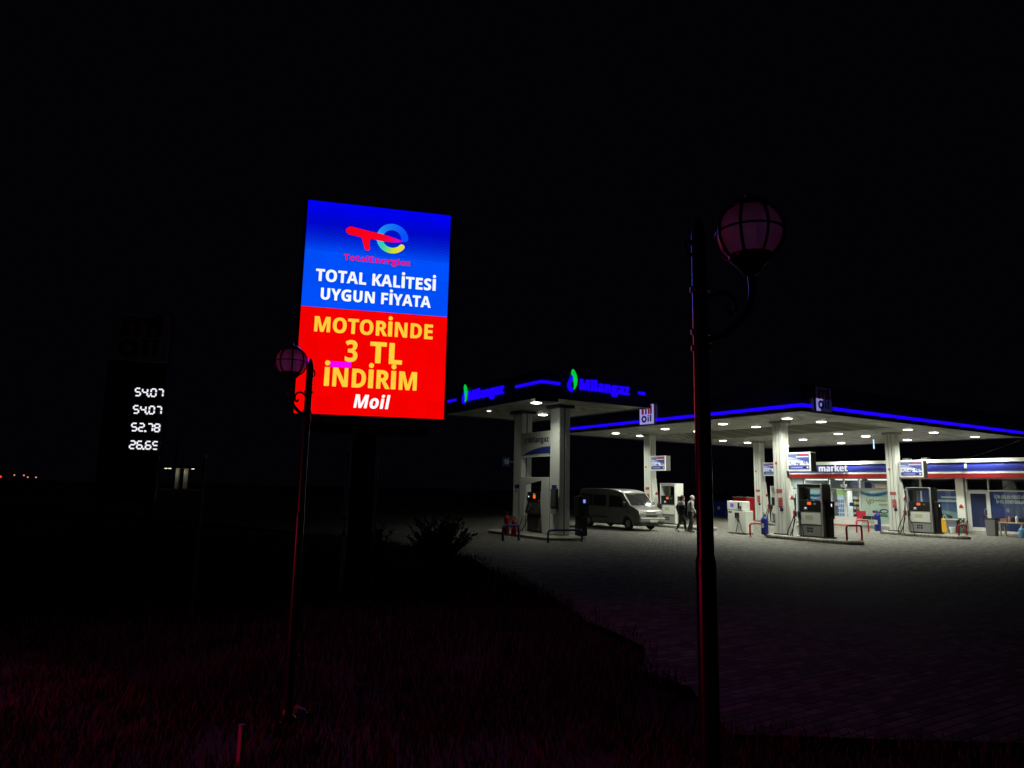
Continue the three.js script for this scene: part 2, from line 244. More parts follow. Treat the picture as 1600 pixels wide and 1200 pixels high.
// ---------------------------------------------------------------- garden globe lamps
function globeLamp(pos, armDir, label) {
  const o = thingW('globe_lamp_post', label, 'lamp post', pos, armDir, 'globe lamps on the verge');
  // local +x is the arm
  const H = 2.8, pole = mk('pole', new THREE.LatheGeometry([[0.0, 0], [0.075, 0], [0.075, 0.03], [0.045, 0.06], [0.036, 0.12], [0.0345, 0.3], [0.0335, 1.5], [0.035, 1.52], [0.035, 1.56], [0.029, 1.58], [0.0275, 2.74], [0.02, 2.77], [0.012, 2.8], [0, 2.81]].map(([a, b]) => new THREE.Vector2(a, b)), 24), M.blackIron, o);
  mk('curl', tube([[-0.02, 2.66, 0], [-0.045, 2.67, 0], [-0.05, 2.7, 0], [-0.035, 2.72, 0], [-0.03, 2.7, 0]], 0.006), M.blackIron, pole);
  for (const y of [2.3, 2.36, 2.52]) mk('collar', cyl(0.036, 0.036, 0.018, 0, y, 0, 20), M.blackIron, pole);
  const arm = mk('arm', tube([[0.02, 2.34, 0], [0.08, 2.36, 0], [0.15, 2.42, 0], [0.19, 2.5, 0], [0.19, 2.6, 0]], 0.014, 30, 10), M.blackIron, o);
  mk('scroll', tube([[0.03, 2.5, 0], [0.08, 2.52, 0], [0.12, 2.5, 0], [0.13, 2.46, 0], [0.11, 2.44, 0], [0.095, 2.46, 0]], 0.008), M.blackIron, arm);
  const cx = 0.19, cy = 2.75, R = 0.116;
  mk('cup', new THREE.LatheGeometry([[0.014, -0.165], [0.03, -0.155], [0.04, -0.135], [0.058, -0.12], [0.076, -0.1], [0.08, -0.088], [0.072, -0.086], [0.0, -0.086]].map(([a, b]) => new THREE.Vector2(a, b)), 28).translate(cx, cy, 0), M.blackIron, o);
  mk('globe', ball(R, cx, cy, 0, 40), phy(0.93, 0.91, 0.93, { roughness: 0.85, transmission: 0.85, thickness: 0, clearcoat: 0.7, clearcoatRoughness: 0.08 }), o);
  const cage = mk('cage_ring', [ring(R + 0.005, 0.0045, 48).translate(cx, cy, 0), ring(0.07, 0.009, 32).translate(cx, cy + 0.098, 0)], M.blackIron, o);
  for (let k = 0; k < 8; k++) { const pts = []; for (let i = 0; i <= 14; i++) { const t = rad(-52 + i * (112 / 14)); pts.push(V(Math.cos(t) * (R + 0.007), Math.sin(t) * (R + 0.007), 0)); } mk('cage_rib', tube(pts, 0.006, 20, 6).rotateY(k * Math.PI / 4 + 0.2).translate(cx, cy, 0), M.blackIron, cage); }
  const cap = mk('cap', new THREE.LatheGeometry([[0.0, 0.136], [0.02, 0.135], [0.05, 0.124], [0.074, 0.104], [0.072, 0.097], [0, 0.097]].map(([a, b]) => new THREE.Vector2(a, b)), 24).translate(cx, cy, 0), M.blackIron, o);
  mk('finial', [ball(0.012, cx, cy + 0.152, 0, 12), cyl(0.008, 0.006, 0.02, cx, cy + 0.124, 0, 10)], M.blackIron, cap);
  return o;
}
globeLamp(V(0.682, 0, -2.4), 0, 'black globe lamp post standing alone in front of the dark forecourt');
globeLamp(V(-1.655, 0, -5.46), Math.atan2(-0.155, -0.105), 'black globe lamp post whose globe overlaps the lit display corner');

// small things on the verge
{
  const st = thingW('marker_stake', 'short square marker stake in the dry roadside grass', 'stake', V(-1.72, -0.05, -4.72), -0.7);
  mk('post', box(0.045, 0.26, 0.03, 0, 0.13, 0, 0.004), std(0.5, 0.48, 0.46, 0.7), st); mk('top', box(0.047, 0.03, 0.032, 0, 0.263, 0, 0.006), std(0.4, 0.38, 0.36, 0.7), st);
  const li = thingW('crumpled_cup', 'small crumpled plastic cup lying in the grass by the lamp foot', 'litter', V(-1.6, 0.03, -5.6), 0.7);
  const cup = new THREE.CylinderGeometry(0.04, 0.03, 0.1, 14, 4, true); { const p = cup.attributes.position; for (let i = 0; i < p.count; i++) p.setXYZ(i, p.getX(i) * (1 + fbm(p.getX(i) * 30, p.getY(i) * 30) * 0.8), p.getY(i), p.getZ(i) * (1 + fbm(p.getZ(i) * 30, p.getY(i) * 30, 4) * 0.8)); cup.computeVertexNormals(); }
  mk('cup_wall', cup.rotateZ(1.1), phy(0.7, 0.7, 0.7, { roughness: 0.25, side: THREE.DoubleSide }), li);
  for (const [x, z, h] of [[-0.61, -12.03, 0.3], [-0.2, -12.09, 0.34]]) { const b = thingW('wooden_stump', 'short dark stump post at the edge of the planted bed', 'post', V(x, -0.08, z), rnd(3), 'stump posts by the kerb'); mk('post', new THREE.LatheGeometry([[0, 0], [0.075, 0], [0.07, h * 0.6], [0.072, h - 0.02], [0.05, h], [0, h + 0.01]].map(([a, c]) => new THREE.Vector2(a, c)), 9), M.brown, b); mk('band', cyl(0.076, 0.076, 0.03, 0, h * 0.7, 0, 9), M.blackIron, b); }
}

// slim poles on the dark left
const POLES = [[-11.35, -23.1, 3.62, 0.035, 'slim pale pole standing right behind the price totem'], [-3.86, -8.6, 2.2, 0.018, 'thin dark pole rising from the bed grass beside the display'], [-11.83, -24.67, 2.62, 0.03, 'slim low pole in front of the far lit canopy']];
for (const [x, z, h, r, l] of POLES) { const o = thingW('slim_pole', l, 'pole', V(x, -0.1, z)); mk('shaft', cyl(r, r * 0.8, h, 0, 0, 0, 12), M.polePaint, o); mk('cap', ball(r * 1.05, 0, h, 0, 10), M.galvan, o); mk('foot', cyl(r * 2.6, r * 2.2, 0.03, 0, 0.02, 0, 12), M.galvan, o); }
console.log('signs and lamps');

// ---------------------------------------------------------------- main fuel canopy
const HC = 4.655;
function column(parent, x, z, y0, y1, w = 0.42, d = 0.44) { // clad column: dark core, proud panels on every face
  const core = mk('column', span(x - w / 2 + 0.02, x + w / 2 - 0.02, y0, y1, z - d / 2 + 0.02, z + d / 2 - 0.02), M.darkGrey, parent);
  const pan = (W) => (W - 0.06) / 3;
  for (const s of [-1, 1]) for (let k = -1; k <= 1; k++) {
    mk('cladding_panel', box(0.022, y1 - y0 - 0.02, pan(d), x + s * (w / 2 - 0.011), (y0 + y1) / 2, z + k * (pan(d) + 0.024), 0.006), M.whitePaint, core);
    mk('cladding_panel', box(pan(w), y1 - y0 - 0.02, 0.022, x + k * (pan(w) + 0.024), (y0 + y1) / 2, z + s * (d / 2 - 0.009), 0.006), M.whitePaint, core);
  }
  mk('foot_plate', box(w + 0.12, 0.05, d + 0.12, x, y0 + 0.026, z, 0.01), M.darkGrey, core);
  mk('collar', box(w + 0.16, 0.1, d + 0.16, x, y1 - 0.051, z, 0.01), M.offWhite, core);
  return core;
}
const COLS = { C: [2.6, -2.9], D: [10.6, -2.86], A: [3.55, -11.5], B: [11.4, -10.95] };
{
  const o = thing('fuel_canopy', 'wide flat pump canopy with glowing blue edge strip over white columns', 'canopy', [0, 0, 0]);
  const X = 17.1, Z = -14.75, y0 = HC, y1 = HC + 0.5, r = [4.36, 8.45, -13.1, -1.5];
  mk('soffit', [span(0.13, r[0], y0, y1, Z + 0.13, -0.13), span(r[1], X - 0.13, y0, y1, Z + 0.13, -0.13), span(r[0] + 0.002, r[1] - 0.002, y0 + 0.003, y1, r[3], -0.13), span(r[0] + 0.002, r[1] - 0.002, y0 + 0.003, y1, Z + 0.13, r[2])].map((g) => planarUV(g, (x, y, z) => [x * 0.2, z * 0.2 + y])), M.soffit, o);
  mk('recess_ceiling', planarUV(span(r[0] - 0.1, r[1] + 0.1, y1 + 0.004, y1 + 0.05, r[2] - 0.1, r[3] + 0.1), (x, y, z) => [x * 0.2, z * 0.2]), M.soffit, o);
  // soffit plank joints: narrow battens along the canopy
  for (let x = 0.9; x < X - 0.4; x += 0.9) if (x < r[0] || x > r[1]) mk('soffit_batten', span(x - 0.012, x + 0.012, y0 - 0.006, y0 + 0.01, Z + 0.2, -0.2), M.offWhite, o);
  const sides = [[span(-0.05, X + 0.05, y0 - 0.03, 5.62, -0.13, 0.0), 'front'], [span(-0.05, 0.08, y0 - 0.03, 5.62, Z, -0.135), 'side'], [span(X - 0.08, X + 0.05, y0 - 0.03, 5.62, Z, -0.135), 'side'], [span(-0.05, X + 0.05, y0 - 0.03, 5.62, Z - 0.13, Z - 0.004), 'back']];
  for (const [g] of sides) mk('fascia', g, M.fascia, o);
  mk('roof', span(0.1, X - 0.1, y1 + 0.08, y1 + 0.16, Z + 0.02, -0.15), M.galvan, o);
  mk('lower_trim', [span(-0.062, X + 0.062, y0 - 0.02, y0 + 0.1, 0.002, 0.022), span(-0.072, -0.052, y0 - 0.02, y0 + 0.1, Z, 0.02)], M.maroon, o);
  mk('corner_bead', [span(-0.075, X + 0.07, y0 - 0.045, y0 - 0.024, -0.1, 0.03)], M.offWhite, o);
  const st = [span(-0.06, 0.5, y0 + 0.125, y0 + 0.245, 0.002, 0.03), span(1.62, X + 0.06, y0 + 0.125, y0 + 0.245, 0.002, 0.03), span(-0.08, -0.052, y0 + 0.125, y0 + 0.245, -7.25, 0.03), span(-0.08, -0.052, y0 + 0.125, y0 + 0.245, Z, -8.15)];
  for (const g of st) mk('led_strip', g, M.blueLed, o);
  for (const [x, z] of Object.values(COLS)) {
    const c = column(o, x, z, 0.15, HC);
    mk('side_fin', poly([[0, 0], [0.2, 0], [0.14, 0.9], [0, 2.2]], 0.3, 0.01).rotateY(-Math.PI / 2).translate(x + 0.17, 0.16, z + 0.27), M.whitePaint, c);
    for (const [dz, y, w, h, k] of [[0.02, 1.86, 0.26, 0.13, 'r'], [0.06, 1.4, 0.18, 0.38, 'r'], [0.1, 1.12, 0.14, 0.13, 'b'], [-0.08, 2.95, 0.1, 0.1, 'r']]) mk('notice', box(0.008, h, w, x - 0.216, y, z + dz), k === 'r' ? noticeRed() : M.navy, c);
    mk('notice', poly([[-0.08, 0], [0.08, 0], [0.08, 0.07], [0, 0.16], [-0.08, 0.07]], 0.008).translate(x + 0.08, 1.55, z + 0.37), M.red, c);
  }
}
function noticeRed() { return noticeRed.m ??= std(1, 1, 1, 0.5, 0, { map: canvas(64, 96, (g) => { g.fillStyle = '#a3141c'; g.fillRect(0, 0, 64, 96); g.fillStyle = '#d8c8c4'; g.fillRect(4, 4, 56, 3); for (let i = 0; i < 5; i++) { g.fillRect(10, 16 + i * 15, 18, 4); g.fillRect(33, 16 + i * 15, 20, 4); } }) }); }

// logo plates on the canopy edge, lit from inside; the front one is mostly failed
function litPlate(part) { return canvas(128, 128, (g) => { g.drawImage(moilMap().image, 0, 0, 128, 128); g.globalCompositeOperation = 'multiply'; g.fillStyle = '#aca6f4'; g.fillRect(0, 0, 128, 128); if (part) { g.fillStyle = '#0c0c22'; g.fillRect(0, 0, 128, 62); g.fillStyle = '#26264e'; g.beginPath(); g.moveTo(128, 40); g.lineTo(60, 56); g.lineTo(34, 128); g.lineTo(128, 128); g.fill(); } }); }
for (const [x, z, turn, part, l] of [[1.05, 0.0, 0, true, 'half dark square logo plate on the canopy front edge beside the corner'], [-0.05, -7.68, -Math.PI / 2, false, 'lit square white logo plate with a red m on the canopy side edge']]) {
  const o = thing('logo_plate', l, 'sign', [x, 4.68, z], 'logo plates on the canopy edge', turn);
  mk('plate', planarUV(box(0.92, 0.86, 0.07, 0, 0.43, 0.1, 0.012), (a, b) => [a / 0.92 + 0.5, b / 0.86]), new THREE.MeshStandardMaterial({ map: moilMap(), roughness: 0.4, emissive: 0xffffff, emissiveMap: litPlate(part), emissiveIntensity: part ? 0.75 : 1 }), o);
  for (const s of [-0.3, 0.3]) mk('bracket', box(0.05, 0.5, 0.07, s, 0.5, 0.034), M.galvan, o);
  mk('frame', [box(0.96, 0.02, 0.08, 0, -0.012, 0.1), box(0.96, 0.02, 0.08, 0, 0.872, 0.1), box(0.02, 0.86, 0.08, -0.472, 0.43, 0.1), box(0.02, 0.86, 0.08, 0.472, 0.43, 0.1)], M.darkGrey, o);
}

// downlights; lamps of different age
const LENSES = [[1, 0.99, 0.88, 11], [1, 0.98, 0.84, 8], [0.96, 1, 0.92, 13], [1, 0.96, 0.8, 6.5]].map((c) => glow(...c));
function downlight(x, y, z, power, label, group, size = 0.27, cone = 78) {
  const o = thing('canopy_downlight', label, 'downlight', [x, y, z], group);
  mk('housing', [box(size + 0.06, 0.025, 0.03, 0, -0.0125, size / 2 + 0.015), box(size + 0.06, 0.025, 0.03, 0, -0.0125, -size / 2 - 0.015), box(0.03, 0.025, size, size / 2 + 0.015, -0.0125, 0), box(0.03, 0.025, size, -size / 2 - 0.015, -0.0125, 0)], M.white, o);
  mk('lens', box(size, 0.05, size, 0, -0.03, 0, 0.02), power > 1 ? LENSES[rnd(4) | 0] : glow(1, 0.98, 0.9, 2), o); power *= rnd(0.86, 1.12);
  const L = new THREE.SpotLight(LAMP, power, 0, rad(cone), 1); L.name = 'downlight_beam'; L.castShadow = true; L.shadow.radius = 8; L.position.copy(S(x, y - 0.075, z)); L.target.position.copy(S(x, 0, z)); scene.add(L, L.target);
}
const rowsX = [[1.72, [-1.9, -5.05, -8.5, -12.05]], [3.72, [-1.8, -4.95, -8.35, -12.4]], [9.3, [-1.4, -4.68, -8.1, -11.7]], [11.45, [-1.4, -4.6, -8.1, -11.75]], [15.0, [-1.3, -4.5, -8.17, -11.8]]];
const rowName = ['row along the blue lit side edge', 'row between side edge and recess', 'row beside the recess on the shop side', 'second row from the shop', 'row closest to the shop'], nth = ['first', 'second', 'third', 'last'];
rowsX.forEach(([x, zs], i) => zs.forEach((z, k) => downlight(x, HC, z, LAMP_POWER, `square canopy downlight, ${nth[k]} from the road edge, ${rowName[i]}`, 'downlights of the wide canopy')));

// hanging tube lamp
{
  const o = thing('hanging_tube_lamp', 'short upright bluish tube lamp hanging under the wide canopy', 'lamp', [11.5, HC, -4.25]);
  mk('stem', cyl(0.012, 0.012, 0.14, 0, -0.14, 0, 8), M.darkGrey, o); mk('cap', cyl(0.035, 0.035, 0.06, 0, -0.2, 0, 12), M.darkGrey, o); mk('tube', cyl(0.028, 0.028, 0.46, 0, -0.66, 0, 12), glow(0.6, 0.85, 1, 1.3), o); mk('end_cap', cyl(0.03, 0.03, 0.03, 0, -0.69, 0, 12), M.darkGrey, o);
}
// pale winged shade above the canopy roof
{
  const o = thing('roof_vane', 'pale two winged sheet tilted above the dark canopy roof', 'vane', [4.2, 5.3, -3.2]);
  mk('mast', cyl(0.05, 0.04, 0.95, 0.3, 0, 0, 10), M.darkGrey, o);
  const wing = (p, n) => { const g = new THREE.BufferGeometry(), t = 0.03, a = p.map((q) => V(...q)), v = []; const tri = (x, y, z) => v.push(x, y, z); const lo = a.map((q) => q.clone().setY(q.y - t)); for (let i = 1; i < a.length - 1; i++) { tri(a[0], a[i], a[i + 1]); tri(lo[0], lo[i + 1], lo[i]); } for (let i = 0; i < a.length; i++) { const j = (i + 1) % a.length; tri(a[i], lo[i], a[j]); tri(a[j], lo[i], lo[j]); } g.setFromPoints(v); g.computeVertexNormals(); return mk(n, g, std(0.3, 0.3, 0.27, 0.7), o); };
  wing([[-1.5, 0.78, 0.2], [-0.1, 0.72, 0.5], [0.1, 1.0, -0.3]], 'wing'); wing([[0.0, 0.72, 0.5], [0.6, 0.62, 0.5], [1.9, 1.35, -0.3], [0.2, 1.0, -0.3]], 'wing');
}

// ---------------------------------------------------------------- gas canopy with lit lettering
const HM = 4.85;
{
  const o = thing('gas_canopy', 'small dark canopy with glowing blue lettering and a green leaf on its edges', 'canopy', [0, 0, 0]);
  const x0 = -8.35, x1 = -3.4, z0 = -11.75, z1 = -4.0, yt = 5.74;
  mk('soffit', planarUV(span(x0 + 0.1, x1 - 0.1, HM, HM + 0.3, z0 + 0.1, z1 - 0.1), (x, y, z) => [x * 0.2, z * 0.2]), M.soffit, o);
  for (const g of [span(x0, x1, HM - 0.03, yt, z1 - 0.1, z1), span(x0, x0 + 0.1, HM - 0.03, yt, z0, z1 - 0.104), span(x1 - 0.1, x1, HM - 0.03, yt, z0, z1 - 0.104), span(x0, x1, HM - 0.03, yt, z0 - 0.1, z0 - 0.004)]) mk('fascia', g, M.fascia, o);
  mk('roof', span(x0 + 0.12, x1 - 0.12, HM + 0.45, HM + 0.5, z0 + 0.05, z1 - 0.12), M.galvan, o);
  mk('corner_box', span(x0 + 0.1, x0 + 0.72, HM - 0.15, HM - 0.032, z1 - 0.5, z1 - 0.006), M.navy, o);
  const strip = (g) => mk('led_strip', g, M.blueLed, o);
  const ys = 5.29; strip(span(x0 - 0.03, x0 + 0.78, ys, ys + 0.1, z1 + 0.002, z1 + 0.03)); strip(span(x0 - 0.03, x0 - 0.002, ys, ys + 0.1, z1 - 1.62, z1 + 0.03)); strip(span(x1 - 0.62, x1 - 0.28, ys, ys + 0.1, z1 + 0.002, z1 + 0.03)); strip(span(x0 - 0.03, x0 - 0.002, ys, ys + 0.1, -11.3, -10.3));
  const drop = () => { const s = new THREE.Shape(); s.moveTo(0.02, 0.62); s.bezierCurveTo(-0.1, 0.42, -0.24, 0.3, -0.24, 0.1); s.bezierCurveTo(-0.24, -0.12, -0.04, -0.16, 0.04, -0.12); s.lineTo(0.02, 0.02); s.bezierCurveTo(-0.08, -0.0, -0.12, 0.06, -0.1, 0.16); s.bezierCurveTo(-0.08, 0.24, 0.0, 0.34, 0.03, 0.42); return new THREE.ExtrudeGeometry(s, { depth: 0.05, bevelEnabled: false }).translate(0, 0, 0); };
  const leafS = () => { const s = new THREE.Shape(); s.moveTo(-0.02, 0.78); s.bezierCurveTo(0.16, 0.62, 0.26, 0.36, 0.14, 0.08); s.lineTo(0.05, -0.06); s.bezierCurveTo(0.1, 0.16, 0.02, 0.4, -0.08, 0.56); s.bezierCurveTo(-0.1, 0.66, -0.06, 0.74, -0.02, 0.78); return new THREE.ExtrudeGeometry(s, { depth: 0.06, bevelEnabled: false }); };
  const name = (mat4, k) => {
    const t = mk('lettering', letters('Milangaz', 2.2 * k, 0.36, 0.05, 0.026).translate(0.35, 0, 0).applyMatrix4(mat4), M.blueLed, o);
    mk('drop_mark', drop().scale(0.85, 0.85, 1).translate(0.02, 0.0, 0).applyMatrix4(mat4), M.blueLed, t); mk('leaf_mark', leafS().scale(0.85, 0.85, 1).translate(0.05, 0.02, 0).applyMatrix4(mat4), M.greenLed, t);
  };
  name(new THREE.Matrix4().makeTranslation(x0 + 1.27, 5.22, z1 + 0.004), 1.03);
  name(new THREE.Matrix4().makeRotationY(-Math.PI / 2).setPosition(x0 - 0.004, 5.2, -9.52), 1.24);
  for (const z of [-8.4, -5.82]) {
    const c = mk('column', [span(-6.460, -6.020, 0.12, HM, z - 0.28, z + 0.28)], M.offWhite, o);
    mk('cladding_panel', span(-6.482, -6.461, 0.13, HM - 0.12, z - 0.28, z + 0.282, 0.004), M.whitePaint, c);
    for (const [a, b] of [[-6.475, -6.270], [-6.220, -6.005]]) mk('cladding_panel', span(a, b, 0.13, HM - 0.12, z + 0.283, z + 0.305, 0.004), M.whitePaint, c);
    mk('groove', span(-6.268, -6.222, 0.13, HM - 0.12, z + 0.281, z + 0.286), M.black, c);
    mk('cap', span(-6.620, -5.880, HM - 0.12, HM - 0.002, z - 0.4, z + 0.42, 0.01), M.darkGrey, c);
    mk('notice', span(-6.490, -6.483, 1.75, 1.9, z - 0.16, z + 0.16), M.blue, c); mk('notice', span(-6.492, -6.484, 1.6, 1.68, z - 0.1, z + 0.02), M.greyPanel, c);
  }
  // board between the columns
  const bm = std(1, 1, 1, 0.45, 0, { map: canvas(512, 300, (g) => { g.fillStyle = '#b9bcb0'; g.fillRect(0, 0, 512, 300); g.fillStyle = '#161a4a'; fitText(g, 'Milangaz', 130, 490, 128, 66, 'bold', 4); g.lineWidth = 9; g.strokeStyle = '#161a4a'; g.beginPath(); g.ellipse(85, 108, 20, 30, 0, 0, 7); g.stroke(); g.fillStyle = '#3a5a2a'; g.beginPath(); g.ellipse(100, 82, 8, 26, 0.3, 0, 7); g.fill(); g.fillStyle = '#27327c'; g.beginPath(); g.moveTo(20, 282); g.quadraticCurveTo(230, 180, 512, 182); g.lineTo(512, 268); g.quadraticCurveTo(260, 262, 20, 282); g.fill(); g.fillStyle = '#dfe0d8'; g.fillRect(0, 288, 512, 12); }) });
  mk('name_board', planarUV(span(-6.5, -6.36, 2.96, 3.92, -8.12, -6.1), (x, y, z) => [(z + 8.12) / 2.02, (y - 2.96) / 0.96]), bm, o);
}
for (const [x, z, p] of [[-7.56, -5.47, 1], [-5.08, -8.69, 1], [-7.53, -8.97, 0.12]]) downlight(x, HM, z, p === 1 ? LPG_POWER : 0.6, p === 1 ? (x < -6 ? 'square downlight of the gas canopy next to the hanging corner box' : 'square downlight of the gas canopy seen between its columns') : 'dim failing downlight in the small gas canopy ceiling', p === 1 ? 'downlights of the gas canopy' : undefined, p === 1 ? 0.28 : 0.14, 72);

// number plate, gas island, gas pump
{
  const n = thing('number_plate', 'small blue plate reading 10 beside the gas column', 'sign', [-6.6, 2.62, -8.75]);
  mk('plate', planarUV(box(0.36, 0.36, 0.02, -0.2, 0.18, 0, 0.005), (x, y) => [(x + 0.38) / 0.36, y / 0.36]), std(1, 1, 1, 0.4, 0, { map: canvas(128, 128, (g) => { g.fillStyle = '#1d3566'; g.fillRect(0, 0, 128, 128); g.fillStyle = '#c9d2e2'; fitText(g, '10', 22, 106, 94, 62); }) }), n); mk('arm', box(0.2, 0.03, 0.03, 0.08, 0.18, 0), M.galvan, n);
  const isl = thing('pump_island', 'low grey concrete island under the gas pump', 'island', [-6.6, 0, -6.9]); 
  const pill = (w, l, h) => { const s = new THREE.Shape(), r = w / 2; s.moveTo(-r, -l / 2 + r); s.absarc(0, -l / 2 + r, r, Math.PI, 2 * Math.PI); s.lineTo(r, l / 2 - r); s.absarc(0, l / 2 - r, r, 0, Math.PI); return new THREE.ExtrudeGeometry(s, { depth: h - 0.02, bevelEnabled: true, bevelSize: 0.015, bevelThickness: 0.02, bevelSegments: 2, curveSegments: 12 }).rotateX(-Math.PI / 2); };
  mk('slab', pill(1.9, 5.0, 0.1), M.concrete, isl);
  islandShape = pill;
  const p = thing('gas_pump', 'dark gas pump with red digits between the two gas canopy columns', 'fuel pump', [-6.32, 0.12, -7.1]);
  mk('cabinet', span(-0.18, 0.3, 0, 1.5, -0.5, 0.5, 0.02), M.darkGrey, p);
  mk('lower_panel', span(-0.2, -0.182, 0.08, 0.58, -0.46, 0.46, 0.004), std(0.12, 0.11, 0.11, 0.5), p);
  mk('sloped_apron', poly([[0, 0], [0.16, 0.06], [0.02, 0.46], [0, 0.46]], 0.86).rotateY(Math.PI).translate(-0.182, 0.66, 0.43), std(0.035, 0.037, 0.035, 0.45), p);
  const dsp = mk('display_panel', span(-0.22, -0.182, 1.16, 1.5, -0.46, 0.46, 0.006), M.black, p);
  mk('digits', span(-0.226, -0.221, 1.26, 1.4, -0.03, 0.13), M.orangeLed, dsp); mk('price_digits', span(-0.226, -0.221, 1.42, 1.45, -0.05, 0.12), glow(0.5, 0.4, 0.2, 0.3), dsp); mk('led', span(-0.226, -0.221, 1.3, 1.35, -0.36, -0.31), M.whiteLed, dsp); mk('led', span(-0.226, -0.221, 1.17, 1.2, 0.34, 0.37), M.redLed, dsp);
  mk('surround', poly([[-1.0, 0], [-0.62, 0], [-0.6, 1.2], [-0.52, 1.8], [0.55, 1.95], [0.52, 1.6], [0.48, 1.2], [0.62, 0], [1.0, 0], [1.0, 2.06], [-1.0, 2.06]], 0.04, 0.006).rotateY(-Math.PI / 2).translate(-0.2, 0, 0.02), M.whitePaint, p);
  mk('nozzle', tube([[-0.3, 0.95, 0.02], [-0.36, 1.05, -0.02], [-0.34, 0.82, -0.16]], 0.018), M.steel, p); mk('hose', tube([[-0.34, 0.82, -0.16], [-0.4, 0.3, -0.25], [-0.42, 0.06, -0.5], [-0.3, 0.05, -0.9], [-0.24, 0.5, -0.75], [-0.2, 1.1, -0.62]], 0.016, 40), M.rubber, p);
  const cab = thing('wall_cabinet', 'dark grey cabinet fixed on the near gas column', 'cabinet', [-6.62, 0.85, -5.62]); mk('case', box(0.1, 0.72, 0.36, 0, 0.55, 0, 0.012), M.darkGrey, cab); mk('door', box(0.012, 0.62, 0.28, -0.056, 0.58, 0, 0.004), std(0.09, 0.09, 0.085, 0.3), cab); mk('tray', box(0.09, 0.16, 0.34, 0.0, 0.1, 0, 0.01), M.greyPanel, cab);
  const t = thing('payment_terminal', 'black post terminal with a small lit blue screen by the gas pump', 'terminal', [-5.85, 0.12, -5.02]); mk('pedestal', box(0.34, 0.75, 0.3, 0, 0.375, 0, 0.02), M.black, t); mk('head', box(0.46, 0.72, 0.36, 0, 1.05, 0, 0.03), M.black, t); mk('screen', box(0.1, 0.12, 0.01, 0, 1.22, 0.183), M.blueScreen, t); mk('screen_rim', box(0.3, 0.28, 0.008, 0, 1.22, 0.176), M.navy, t);
}
var islandShape;
function hoop(x0, x1, z, h, mat, label, group, z1 = z) {
  const o = thing('hoop_guard', label, 'guard rail', [(x0 + x1) / 2, 0, (z + z1) / 2], group), w = (x1 - x0) / 2, dz = (z1 - z) / 2, r = 0.035, b = 0.1, pts = [];
  const P = (t, y) => V(w * t, y, dz * t);
  pts.push(P(-1, 0), P(-1, h * 0.4), P(-1, h - b)); for (let i = 1; i <= 4; i++) { const a = i / 4 * Math.PI / 2; pts.push(V(-w + b * (1 - Math.cos(a)), h - b + b * Math.sin(a), -dz)); } pts.push(P(0, h)); for (let i = 0; i < 4; i++) { const a = i / 4 * Math.PI / 2; pts.push(V(w - b + b * Math.sin(a), h - b + b * Math.cos(a), dz)); } pts.push(P(1, h - b), P(1, h * 0.4), P(1, 0));
  mk('rail', tube(pts, r, 70, 10), mat, o);
  for (const s of [-1, 1]) mk('foot', cyl(0.075, 0.07, 0.012, w * s, 0.002, dz * s, 14), M.darkGrey, o);
  return o;
}
hoop(-8.0, -6.6, -4.0, 0.4, M.blue, 'blue hoop guard at the road end of the gas island', 'blue hoop guards');
hoop(-8.98, -8.35, -5.25, 0.5, M.blue, 'blue hoop guard beside the red fire extinguishers', 'blue hoop guards');

function extinguisher(x, z, mat, label, group, h = 0.62, r = 0.09) {
  const o = thing('fire_extinguisher', label, 'extinguisher', [x, 0.12, z], group);
  mk('cylinder', new THREE.LatheGeometry([[0, 0], [r * 0.92, 0], [r, 0.02], [r, h * 0.74], [r * 0.85, h * 0.84], [r * 0.4, h * 0.9], [r * 0.32, h]].map(([a, b]) => new THREE.Vector2(a, b)), 20), mat, o);
  const v = mk('valve', cyl(0.022, 0.02, 0.06, 0, h, 0, 10), M.steel, o); mk('handle', [box(0.12, 0.012, 0.02, -0.05, h + 0.07, 0), box(0.11, 0.012, 0.02, -0.045, h + 0.04, 0)], M.darkGrey, o);
  mk('hose', tube([[0.03, h + 0.02, 0], [r + 0.03, h * 0.85, 0.02], [r + 0.03, h * 0.4, 0.03], [r + 0.01, h * 0.2, 0.03]], 0.01), M.rubber, o);
  mk('label', box(0.002, h * 0.22, r * 1.1, -r - 0.0005, h * 0.45, 0), M.white, o);
}
extinguisher(-8.25, -6.2, M.red, 'red fire extinguisher leaning at the foot of the gas column', 'red extinguishers at the gas island', 0.74, 0.1);
extinguisher(-8.1, -5.95, M.red, 'shorter red fire extinguisher by the gas island edge', 'red extinguishers at the gas island', 0.58, 0.1);
console.log('canopies');

